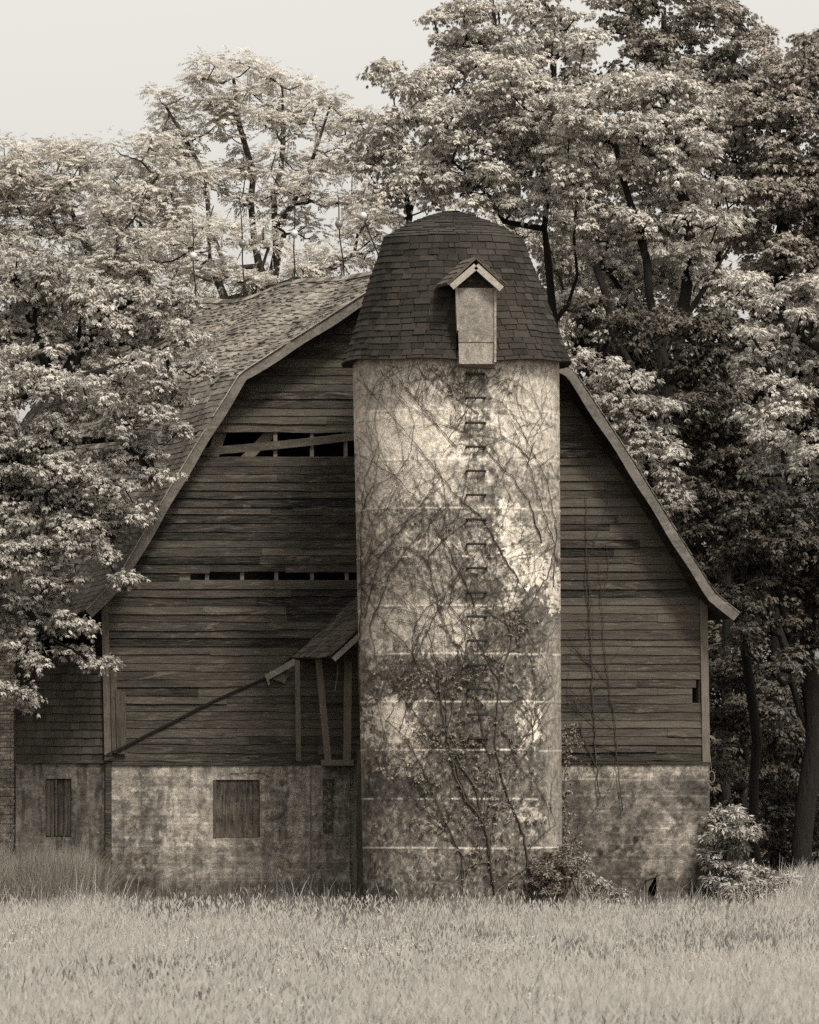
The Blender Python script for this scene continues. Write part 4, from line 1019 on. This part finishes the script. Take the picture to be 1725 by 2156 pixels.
NF += tree('broadleaf_tree', 'full bright crown of hanging leaves directly above the silo cap',
  [(1080, 150, 60, 55, 13, 1.1), (1020, 230, 75, 60, 13, 1.2), (1110, 240, 80, 70, 13, 1.3), (940, 260, 60, 55, 13, 1.0), (1180, 200, 50, 50, 13, 1.0), (960, 340, 80, 60, 13, 1.2), (1060, 350, 80, 60, 13, 1.3), (1160, 320, 70, 60, 13, 1.2), (910, 390, 60, 40, 13, .9), (1020, 420, 60, 35, 13, .9), (1120, 430, 60, 45, 13, 1.0),
   (1190, 500, 55, 60, 15, 1.0), (1180, 620, 50, 60, 15, .9), (1230, 580, 60, 60, 15, .9)],
  [([(1168, 1400, 13), (1163, 760, 13), (1160, 600, 13), (1152, 480, 13), (1162, 350, 13), (1120, 240, 13)], None), ([(1152, 480, 13), (1060, 470, 13), (1020, 410, 13), (960, 340, 13)], 1), ([(1163, 700, 13), (1220, 580, 13), (1210, 430, 13), (1180, 280, 13)], 1)],
  W(1168, 1930, 13), 110, M['leaf_big'], M['bark'], PALM, 8, GB, .0085, .085)
NF += tree('broadleaf_tree', 'broad bright crowned tree right of the silo cap with leaning limbs',
  [(1300, 200, 80, 50, 11, 1.2), (1230, 270, 70, 60, 11, 1.1), (1330, 280, 90, 60, 11, 1.3), (1420, 220, 80, 60, 11, 1.2), (1250, 370, 70, 60, 11, 1.1), (1350, 380, 80, 60, 11, 1.2), (1450, 330, 80, 70, 11, 1.3), (1290, 470, 70, 50, 11, 1.1), (1400, 470, 80, 50, 11, 1.1), (1500, 440, 60, 60, 11, 1.1), (1250, 560, 60, 50, 12, 1.0), (1330, 590, 70, 50, 12, 1.0), (1500, 560, 80, 50, 11, 1.0), (1560, 610, 60, 40, 11, .9), (1420, 590, 60, 50, 13, .9)],
  [([(1400, 1500, 11), (1402, 900, 11), (1395, 740, 11), (1440, 640, 11), (1455, 520, 11), (1430, 400, 11), (1420, 260, 11)], None), ([(1402, 800, 11), (1370, 620, 11), (1340, 480, 11), (1300, 300, 11)], 1), ([(1395, 740, 11), (1490, 600, 11), (1540, 520, 11)], 1), ([(1400, 900, 11), (1290, 700, 11), (1260, 560, 11)], 1)],
  W(1400, 1930, 11), 111, M['leaf_big'], M['bark'], PALM, 8, GB, .0085, .16)
NF += tree('broadleaf_tree', 'dense shaded tree filling the upper right corner below the open sky',
  [(1560, 240, 80, 60, 15, 1.3), (1650, 200, 80, 60, 15, 1.3), (1730, 180, 60, 60, 15, 1.2), (1600, 330, 80, 60, 15, 1.3), (1700, 310, 80, 70, 15, 1.3), (1700, 110, 40, 30, 15, .9), (1620, 430, 80, 60, 15, 1.2), (1710, 430, 70, 70, 15, 1.2), (1560, 500, 60, 50, 15, 1.0), (1660, 540, 80, 60, 15, 1.2), (1730, 560, 60, 80, 15, 1.2), (1800, 350, 80, 200, 15, 1.5)],
  [([(1640, 1900, 15), (1640, 1200, 15), (1640, 760, 15), (1650, 500, 15), (1630, 330, 15), (1650, 220, 15)], None), ([(1640, 760, 15), (1720, 560, 15), (1730, 350, 15)], 1)],
  W(1640, 1900, 15), 112, M['leaf_shade_tone'], M['bark'], PALM, 8, GB, .0085, .16)
NF += tree('broadleaf_tree', 'near right tree whose pale leaf sprays hang in from the frame edge',
  [(1660, 660, 50, 40, 1, .7), (1710, 640, 50, 50, 1, .8), (1600, 720, 50, 35, 1, .7), (1680, 740, 60, 45, 1, .8), (1620, 800, 50, 40, 1, .7), (1710, 820, 50, 60, 1, .8), (1660, 880, 50, 40, 1, .7), (1700, 950, 50, 50, 1, .8), (1560, 780, 30, 25, 1, .5), (1800, 750, 70, 150, 1, 1.2), (1600, 900, 50, 40, 4, .7), (1640, 980, 60, 50, 4, .8)],
  [([(1850, 1950, 1), (1840, 1300, 1), (1820, 900, 1), (1760, 760, 1), (1680, 700, 1)], None), ([(1820, 1000, 1), (1740, 860, 1), (1640, 790, 1)], 1)],
  W(1850, 1950, 1), 113, M['leaf_near'], M['bark'], PALM, 8.5, None, .0085, .2)
NF += tree('broadleaf_sapling', 'light sapling pressed against the right slope of the barn roof',
  [(1340, 800, 45, 35, 4, .6), (1300, 850, 45, 40, 4, .7), (1370, 860, 45, 40, 4, .7), (1330, 930, 50, 40, 4, .7), (1400, 930, 35, 40, 4, .6), (1380, 1000, 40, 35, 4, .6), (1415, 1050, 25, 25, 4, .5), (1270, 790, 30, 25, 4, .5)],
  [([(1390, 1950, 4), (1385, 1300, 4), (1370, 1000, 4), (1340, 850, 4), (1335, 790, 4)], None)],
  W(1390, 1950, 4), 114, M['leaf_near'], M['bark'], PALM, 9, None, .008, .06)
NF += tree('broadleaf_tree', 'wide pale crown closing the gap between the silo cap and the leaning limbs',
  [(1240, 130, 30, 60, 21, .8), (1200, 300, 80, 70, 20, 1.2), (1300, 340, 80, 70, 20, 1.3), (1240, 440, 80, 60, 20, 1.2), (1350, 470, 80, 60, 20, 1.2), (1180, 420, 60, 60, 20, 1.1), (1210, 560, 70, 60, 20, 1.1), (1330, 580, 80, 60, 20, 1.2), (1130, 520, 50, 50, 20, .9), (1260, 660, 80, 60, 20, 1.1), (1400, 560, 70, 60, 20, 1.2), (1010, 460, 60, 40, 18, .9), (1200, 720, 40, 60, 18, .8)],
  [([(1250, 1400, 20), (1245, 800, 20), (1230, 620, 20), (1250, 450, 20), (1220, 300, 20)], None), ([(1245, 800, 20), (1330, 600, 20), (1360, 450, 20)], 1)],
  W(1250, 1930, 20), 121, M['leaf_big'], M['bark'], PALM, 7, GB, .0085, .09)
NF += tree('broadleaf_tree', 'crown with shade painted into its leaves, between the sky gap and the shaded upper right corner',
  [(1420, 200, 80, 60, 20, 1.2), (1520, 260, 80, 70, 20, 1.3), (1480, 370, 80, 60, 20, 1.2), (1600, 400, 80, 70, 20, 1.3), (1540, 480, 80, 60, 20, 1.2), (1460, 500, 80, 60, 20, 1.2), (1660, 130, 60, 40, 20, 1.1), (1720, 110, 50, 40, 20, 1.1), (1700, 500, 80, 80, 20, 1.2), (1620, 600, 80, 60, 20, 1.2), (1500, 640, 80, 60, 20, 1.2)],
  [([(1530, 1400, 20), (1530, 800, 20), (1520, 620, 20), (1510, 450, 20), (1520, 260, 20)], None), ([(1530, 800, 20), (1620, 600, 20), (1660, 350, 20), (1690, 140, 20)], 1)],
  W(1530, 1930, 20), 122, M['leaf_shade_tone'], M['bark'], PALM, 7, GB, .0085, .09)
# shaded wood at the right
dk = M['leaf_deep_shade_tone']
NF += tree('broadleaf_tree', 'tree with shade painted into its leaves, right of the barn gable, its foot in deep shade',
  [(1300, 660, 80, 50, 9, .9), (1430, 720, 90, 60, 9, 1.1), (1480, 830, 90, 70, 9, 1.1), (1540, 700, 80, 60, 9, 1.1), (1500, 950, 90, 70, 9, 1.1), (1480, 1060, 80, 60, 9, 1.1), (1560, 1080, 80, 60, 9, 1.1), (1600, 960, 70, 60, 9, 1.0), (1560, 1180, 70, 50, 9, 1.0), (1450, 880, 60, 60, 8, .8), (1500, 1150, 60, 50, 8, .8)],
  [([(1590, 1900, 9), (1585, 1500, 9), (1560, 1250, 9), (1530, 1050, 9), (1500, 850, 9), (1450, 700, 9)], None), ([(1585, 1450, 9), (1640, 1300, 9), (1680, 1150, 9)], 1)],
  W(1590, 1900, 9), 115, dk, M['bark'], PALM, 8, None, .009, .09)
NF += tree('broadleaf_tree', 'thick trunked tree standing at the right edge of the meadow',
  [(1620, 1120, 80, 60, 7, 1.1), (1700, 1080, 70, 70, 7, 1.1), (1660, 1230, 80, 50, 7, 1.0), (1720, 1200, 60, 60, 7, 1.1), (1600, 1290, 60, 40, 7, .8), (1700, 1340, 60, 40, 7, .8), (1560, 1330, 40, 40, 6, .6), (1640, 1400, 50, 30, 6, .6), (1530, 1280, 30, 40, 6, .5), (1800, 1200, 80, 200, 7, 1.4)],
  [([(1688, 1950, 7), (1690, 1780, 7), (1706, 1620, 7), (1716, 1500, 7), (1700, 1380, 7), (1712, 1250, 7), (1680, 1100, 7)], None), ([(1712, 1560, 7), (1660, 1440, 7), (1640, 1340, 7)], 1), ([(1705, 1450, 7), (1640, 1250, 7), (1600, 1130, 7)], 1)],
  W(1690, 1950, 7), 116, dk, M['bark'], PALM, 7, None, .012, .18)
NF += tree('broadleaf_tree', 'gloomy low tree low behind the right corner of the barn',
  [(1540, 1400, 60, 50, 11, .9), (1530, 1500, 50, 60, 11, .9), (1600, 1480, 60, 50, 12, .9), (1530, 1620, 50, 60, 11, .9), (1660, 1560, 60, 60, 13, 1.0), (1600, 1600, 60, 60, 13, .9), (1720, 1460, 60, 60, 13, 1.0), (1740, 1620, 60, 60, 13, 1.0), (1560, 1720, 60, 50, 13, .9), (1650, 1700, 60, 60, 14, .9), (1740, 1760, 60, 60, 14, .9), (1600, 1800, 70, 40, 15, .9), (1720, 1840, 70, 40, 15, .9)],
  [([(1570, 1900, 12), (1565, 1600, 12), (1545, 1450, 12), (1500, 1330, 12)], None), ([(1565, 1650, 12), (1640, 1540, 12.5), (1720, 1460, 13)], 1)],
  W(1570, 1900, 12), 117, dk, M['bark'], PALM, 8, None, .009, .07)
# far wood behind everything, one mass
g = np.random.default_rng(55)
cl = []
for i in range(60):
    px = g.uniform(1230, 2000); cl.append((px, g.uniform(520, 1880), 110, 90, 32, 2.0))
for i in range(42):
    px = g.uniform(-250, 1150); cl.append((px, g.uniform(680, 1880), 120, 90, 32, 2.0))
S = in_clumps(cl, g, 3.6); V, F, T = foliage(S, g, .8, 60, .17, .46, 6, 'palmate', .5); NF += len(F)
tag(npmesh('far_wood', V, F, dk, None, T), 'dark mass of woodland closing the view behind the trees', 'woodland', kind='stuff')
print('leaf tris', NF)

# ------------------------------------------------------------------ vines on the silo and the wall
def vine(name, label, surf, mains, seed, nsub, lf_regions, parent=None, mat_leaf='leaf_vine', L=.06, pale=(), fine=260, region=None):
    g = random.Random(seed); root = thing(name, label, 'vine', surf(*mains[0][0][0], .0)); mb = MB(); paths = []
    def wander(pts, w0, w1, jit=5):
        out = []
        for (xa, ya), (xb, yb) in zip(pts[:-1], pts[1:]):
            n = max(2, int(math.hypot(xb-xa, yb-ya)/12))
            for q in range(n): f = q/n; out.append((xa+(xb-xa)*f+g.uniform(-1, 1)*jit*.5, ya+(yb-ya)*f+g.uniform(-1, 1)*jit*.5))
        out.append(pts[-1]); m = len(out)
        paths.append((out, w0)); mb.tube([surf(x, y, .012+w0*.8) for x, y in out], [w0+(w1-w0)*i/m for i in range(m)], 5, cap=False)
    for pts, w0, w1 in mains: wander(pts, w0, w1)
    x0, x1, y0, y1 = region
    for k in range(nsub):
        src, w = g.choice(paths); i = g.randrange(len(src)); x, y = src[i]; a = -PI/2+g.uniform(-1.0, 1.0); pts = [(x, y)]; ln = g.randint(5, 24)
        cv = g.uniform(-.10, .10)
        for q in range(ln):
            a += cv+g.uniform(-.18, .18); x += 11*math.cos(a); y += 11*math.sin(a)
            if not (x0 < x < x1 and y0 < y < y1): break
            pts.append((x, y))
        if len(pts) > 3: wander(pts, min(w*.6, .009), .003, 3)
    mb.build('stems', M['vine_stem'], root, True)
    if lf_regions:
        gg = np.random.default_rng(seed); P = []; A = []
        for cx, cy, rx, ry, n in lf_regions:
            c = 0; n = int(n*.27)
            while c < n:
                x, y = cx+gg.normal(0, .5)*rx, cy+gg.normal(0, .5)*ry
                c += 1
                if x0 < x < x1 and y0 < y < y1+30:
                    P.append(surf(x, y, .012+gg.random()*.035)); A.append((gg.normal(0, .6), -1, gg.normal(-.3, .5)))
        V, F, T = leaf_clusters(np.array(P), np.array(A), L*gg.uniform(.6, 1.4, len(P)), .6, 4, 'palmate', gg, .6, .9)
        npmesh('leaves', V, F, M[mat_leaf], root, T)
    return root
def arc(*p): return list(p)
mains = [
 (arc((1040, 1880), (1030, 1800), (1022, 1740), (985, 1690), (960, 1640), (948, 1580), (930, 1500), (925, 1420), (900, 1330)), .026, .008),
 (arc((975, 1880), (972, 1800), (935, 1720), (905, 1650), (880, 1600)), .016, .005),
 (arc((1022, 1740), (1000, 1660), (960, 1590), (900, 1540), (850, 1470), (800, 1420)), .018, .005),
 (arc((1115, 1860), (1100, 1760), (1060, 1660), (1040, 1560), (1050, 1440), (1080, 1330), (1150, 1220), (1165, 1150), (1120, 1010), (1075, 900)), .018, .004),
 (arc((1165, 1240), (1170, 1120), (1150, 1010), (1110, 940), (1060, 870)), .009, .003),
 (arc((1140, 1150), (1110, 1060), (1060, 990), (1010, 920)), .012, .003),
 (arc((940, 1500), (870, 1380), (800, 1300), (760, 1230)), .012, .004),
 (arc((760, 1500), (757, 1380), (765, 1250), (760, 1130), (770, 1010), (800, 940)), .013, .004),
 (arc((1090, 1230), (1010, 1090), (960, 1050), (890, 960), (830, 890), (755, 800)), .010, .003),
 (arc((1000, 1280), (940, 1150), (880, 1060), (820, 990), (752, 920)), .010, .003),
 (arc((960, 950), (900, 880), (850, 820), (820, 775)), .007, .002),
 (arc((1010, 880), (930, 830), (880, 790), (870, 772)), .006, .002),
 (arc((930, 1300), (900, 1180), (960, 1120), (1010, 1090)), .010, .004),
 (arc((800, 1420), (780, 1320), (830, 1200), (900, 1110), (960, 1060)), .010, .003),
 (arc((770, 1300), (800, 1180), (870, 1090), (930, 1010)), .009, .003),
 (arc((1060, 1660), (1120, 1560), (1130, 1440)), .009, .003),
 (arc((905, 1650), (860, 1560), (800, 1500)), .009, .003),
 (arc((1030, 1800), (1010, 1700), (1030, 1600), (1000, 1480), (1030, 1380)), .014, .004),
 (arc((960, 1640), (1010, 1560), (1080, 1480), (1140, 1440)), .010, .003),
 (arc((985, 1690), (940, 1560), (960, 1440), (1000, 1340)), .014, .004),
 (arc((1050, 1440), (990, 1330), (930, 1260), (860, 1210)), .010, .003)]
lr = [(950, 1560, 110, 70, 420), (1020, 1650, 120, 90, 420), (880, 1430, 110, 50, 260), (1000, 1420, 120, 60, 220), (1090, 1320, 70, 60, 170), (960, 1720, 120, 60, 260), (1080, 1740, 80, 80, 240), (1000, 1830, 130, 50, 220), (845, 1600, 60, 60, 150), (950, 818, 40, 20, 80), (1050, 815, 40, 20, 60), (890, 1640, 20, 30, 90), (960, 1120, 90, 50, 70), (1090, 1560, 60, 80, 140), (840, 1080, 70, 60, 50), (1060, 1180, 80, 50, 50)]
vine('climbing_vine', 'large half dead vine climbing over the front of the concrete silo', silo_surf, mains, 61, 440, lr, region=(752, 1172, 775, 1890), L=.05)
def wall_surf(px, py, off=.02):
    return (pxx(px), -.04-off, pz(py))
vine('climbing_vine', 'thin bare vine running straight up the siding right of the silo', wall_surf,
  [(arc((1262, 1685), (1256, 1600), (1248, 1450), (1242, 1300), (1236, 1150), (1234, 1040)), .012, .005), (arc((1310, 1710), (1302, 1620), (1292, 1500), (1275, 1400), (1268, 1290), (1262, 1180)), .011, .004), (arc((1256, 1620), (1225, 1540), (1210, 1460)), .007, .003), (arc((1292, 1530), (1230, 1480), (1200, 1440)), .006, .003)], 62, 26, [(1300, 1690, 40, 40, 40), (1250, 1600, 30, 30, 16)], region=(1190, 1330, 1030, 1890), L=.035)
def side_surf(px, py, off=0): return W(px, py, -.45-off)
vine('leafy_creeper', 'leafy creeper spilling from the gap between silo and right wall', side_surf,
  [(arc((1188, 1890), (1190, 1780), (1186, 1680), (1194, 1600), (1192, 1540)), .012, .005)], 63, 16, [(1200, 1560, 24, 50, 260), (1192, 1650, 12, 60, 90), (1200, 1790, 34, 50, 300), (1196, 1720, 14, 40, 80)], region=(1180, 1300, 1520, 1890), mat_leaf='leaf_vine', L=.055)

# ------------------------------------------------------------------ shrubs
def shrub(name, label, clumps, base, seed, mat, kindp, dens):
    g = np.random.default_rng(seed); S = in_clumps(clumps, g, dens); root = thing(name, label, 'shrub', base)
    foot = np.array(base); mb = MB()
    for i in g.choice(len(S), min(len(S), 26), replace=False):
        p = S[i]; m_ = foot*.5+p*.5+g.normal(0, .05, 3); m_[2] += .05; mb.tube([foot+g.normal(0, .06, 3)*[1, 1, 0], m_, p], [.014, .01, .004], 5, cap=False)
    mb.build('stems', M['vine_stem'], root, True)
    V, F, T = foliage(S, g, **kindp); npmesh('leaves', V, F, mat, root, T)
SH = dict(rs=.16, ncl=26, L=.075, wr=.4, k=6, style='palmate', droop=.3)
shrub('shrub', 'dark dense bush at the right foot of the silo', [(1165, 1838, 42, 42, -4.15, .3), (1150, 1868, 40, 30, -4.3, .3), (1190, 1815, 30, 25, -4.0, .3)], W(1165, 1950, -4.15), 71, M['leaf_vine'], SH, 60)
shrub('shrub', 'low pale bush spreading before the right base wall', [(1215, 1815, 28, 26, -3.2, .3), (1230, 1850, 34, 26, -3.2, .35), (1262, 1875, 36, 20, -3.2, .35), (1290, 1888, 26, 12, -3.2, .3)], W(1230, 1950, -3.2), 72, M['leaf_shrub'], SH, 34)
shrub('shrub', 'bright bush of drooping leaves at the right corner of the barn', [(1535, 1730, 42, 36, -.3, .5), (1515, 1790, 40, 40, -.3, .5), (1560, 1760, 26, 22, -.3, .4), (1510, 1850, 36, 40, -.3, .4), (1545, 1830, 30, 24, -.3, .4)], W(1520, 1940, -.3), 73, M['leaf_shrub'], dict(SH, rs=.2, L=.095, wr=.36), 62)
shrub('shrub', 'spreading low bush right of the bright corner bush', [(1590, 1850, 50, 24, -1, .5), (1640, 1860, 40, 20, -1, .4), (1560, 1885, 50, 20, -1.3, .4), (1620, 1895, 50, 18, -1.3, .4)], W(1600, 1950, -1), 74, M['leaf_shrub'], dict(SH, L=.08, wr=.36), 50)
shrub('flowering_weed', 'small dark weedy plant with pale flowers at the inner corner of the lean-to', [(216, 1862, 14, 26, -.5, .12), (226, 1888, 12, 16, -.6, .12)], W(222, 1940, -.5), 75, M['leaf_vine'], dict(SH, rs=.09, L=.05, ncl=16), 60)
wd = [o for o in COL.objects if o.name.startswith('flowering_weed')][0]; mb = MB(); g_ = random.Random(2)
for k in range(7):
    c = Vector(W(222+g_.uniform(-7, 7), 1872+g_.uniform(-10, 8), -.68))
    for q in range(5):
        a = q*1.257; mb.add([c, c+Vector((.03*math.cos(a-.5), -.01, .03*math.sin(a-.5))), c+Vector((.045*math.cos(a), -.005, .045*math.sin(a))), c+Vector((.03*math.cos(a+.5), -.01, .03*math.sin(a+.5)))], [(0, 1, 2, 3)], .8)
mb.build('flowers', M['petal'], wd)

# ------------------------------------------------------------------ meadow
def blades(n, fx, hh, seed, wmin=.004, wmax=.009, curve=.35):
    g = np.random.default_rng(seed); X, Y = fx(g, n); Z = ground_z(X, Y); n = len(X)
    patch = fbm(X*1.1+11, Y*.35+3, 4, 201); h = hh(X, Y, g)*g.uniform(.5, 1.15, n)*(.45+1.1*patch)*np.where(g.random(n) < .015, 1.4, 1)
    a = g.random(n)*2*PI; lean = g.gamma(2.0, curve*.5, n)*h; dx, dy = np.cos(a)*lean+.05*h, np.sin(a)*lean
    w = g.uniform(wmin, wmax, n)*(1+np.clip((-Y-20)/80, 0, 1)*.3); fa = g.uniform(-.9, .9, n); wx, wy = np.cos(fa)*w/2, np.sin(fa)*w/2
    rows = []
    for f, ww in ((0, 1), (.45, .9), (.8, .65), (1, .12)):
        cx = X+dx*f**2.0; cy = Y+dy*f**2.0; cz = Z-.03+h*(f-.22*np.minimum(lean/h, 1.2)*f**3)
        rows.append(np.stack([cx-wx*ww, cy-wy*ww, cz], -1)); rows.append(np.stack([cx+wx*ww, cy+wy*ww, cz], -1))
    V = np.stack(rows, 1).reshape(-1, 3); b = np.arange(n)[:, None]*8
    F = np.concatenate([b+np.array([[2*i, 2*i+1, 2*i+3, 2*i+2]]) for i in range(3)], 0)
    T = np.repeat(np.clip(g.normal(.47, .25, n)+(fbr(X*.45+70, Y*.10, 4, 202)-.5)*1.9, 0, 1), 8)
    return V, F, T, (X, Y, Z, h, dx, dy)
def field(g, n):
    # spread evenly over the part of the picture the meadow fills
    Y = -CAMD+1/g.uniform(1/145.5, 1/50., n); s = FPX/(Y+CAMD); X = g.uniform(-930, 930, n)/s
    return X, Y
def hfield(X, Y, g): 
    return .42+.10*sst(-6, -1, Y)*0
V1, F1, T1, info = blades(290000, field, hfield, 301, .003, .0075)
def edge(g, n):
    X = g.uniform(-7.6, 8.2, n); Y = g.uniform(-6, -.25, n)
    k = ~((((X-pxx_at(975, YS))**2+(Y-YS)**2) < 1.72**2) | ((X > pxx(640)) & (X < pxx(1300)) & (Y > -1.2)&(g.random(n) < .6))); return X[k], Y[k]
V2, F2, T2, _ = blades(42000, edge, lambda X, Y, g: .50+0*X, 302, curve=.25)
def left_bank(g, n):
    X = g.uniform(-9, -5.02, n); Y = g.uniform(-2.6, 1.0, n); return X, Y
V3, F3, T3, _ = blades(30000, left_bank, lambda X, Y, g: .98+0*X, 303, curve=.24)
tag(npmesh('tall_grass_shade_tone', V3, F3, M['grass_shade_tone'], None, T3), 'taller grass with shade painted into its colour, standing against the base of the lean-to', 'tall grass', kind='stuff')
def right_bank(g, n):
    X = g.uniform(5.15, 10, n); Y = g.uniform(-5, 12, n); return X, Y
V4, F4, T4, _ = blades(26000, right_bank, lambda X, Y, g: .48+0*X, 304, curve=.35)
V5, F5, T5, _ = blades(5200, field, lambda X, Y, g: .62+0*X, 306, .003, .006, .2)
V6, F6, T6, _ = blades(1500, edge, lambda X, Y, g: .80+0*X, 307, .006, .014, .3)
# seed heads: short thick tops on some blades
X, Y, Z, h, dx, dy = info; g = np.random.default_rng(305); k = g.choice(len(X), 42000, replace=False)
hx, hy, hz = X[k]+dx[k]*.5, Y[k]+dy[k]*.5, Z[k]+h[k]*1.0; L = g.uniform(.05, .12, len(k)); w = g.uniform(.006, .012, len(k)); lx = g.normal(0, .35, len(k))
Vs = np.stack([np.stack([hx, hy, hz], -1), np.stack([hx-w+lx*L*.5, hy, hz+L*.5], -1), np.stack([hx+lx*L, hy, hz+L], -1), np.stack([hx+w+lx*L*.5, hy, hz+L*.5], -1)], 1).reshape(-1, 3)
Fs = np.arange(len(k))[:, None]*4+np.array([[0, 3, 2, 1]]); Ts = np.repeat(g.uniform(.6, 1, len(k)), 4)
Vl = []; Fl = []; Tl = []; off = 0
for v, f, t in ((V1, F1, T1), (V2, F2, T2), (V4, F4, T4), (V5, F5, T5), (V6, F6, T6), (Vs, Fs, Ts)):
    Vl.append(v); Fl.append(f+off); Tl.append(t); off += len(v)
tag(npmesh('meadow_grass', np.concatenate(Vl), np.concatenate(Fl), M['grass'], None, np.concatenate(Tl)), 'tall pale grass of the meadow in front of the barn', 'grass', kind='stuff')
# pale wildflower tufts scattered through the meadow
g = np.random.default_rng(306); P = []; 
for cx, cy, rx, ry, n in ((85, 1950, 40, 10, 90), (20, 1985, 30, 20, 60), (280, 2010, 10, 6, 40), (380, 1995, 60, 18, 200), (420, 2040, 30, 20, 100), (610, 1995, 30, 10, 80), (600, 2030, 30, 16, 120), (720, 2000, 50, 26, 260), (820, 2000, 50, 14, 200), (1000, 2000, 70, 14, 260), (1080, 1990, 50, 12, 120), (560, 2100, 60, 20, 80), (60, 2020, 20, 10, 60), (1140, 2120, 60, 20, 60), (1480, 2020, 60, 20, 80)):
    for i in range(int(n*.5)):
        px, py = cx+g.normal(0, .6)*rx, cy+g.normal(0, .6)*ry; d = FPX*(EYE-.46)/max(py-1700, 60); z = g.uniform(.40, .52); X_ = (px-862.5)*d/FPX
        P.append((X_, d-CAMD, z))
P = np.array(P); V, F, T = leaf_clusters(P, np.tile([[0, -.5, .8]], (len(P), 1))+g.normal(0, .4, (len(P), 3)), g.uniform(.012, .028, len(P)), .8, 5, 'palmate', g, .0, 1.0)
tag(npmesh('wildflowers', V, F, M['petal'], None, T), 'pale wildflower heads dotted in drifts through the meadow', 'wildflowers', kind='stuff')
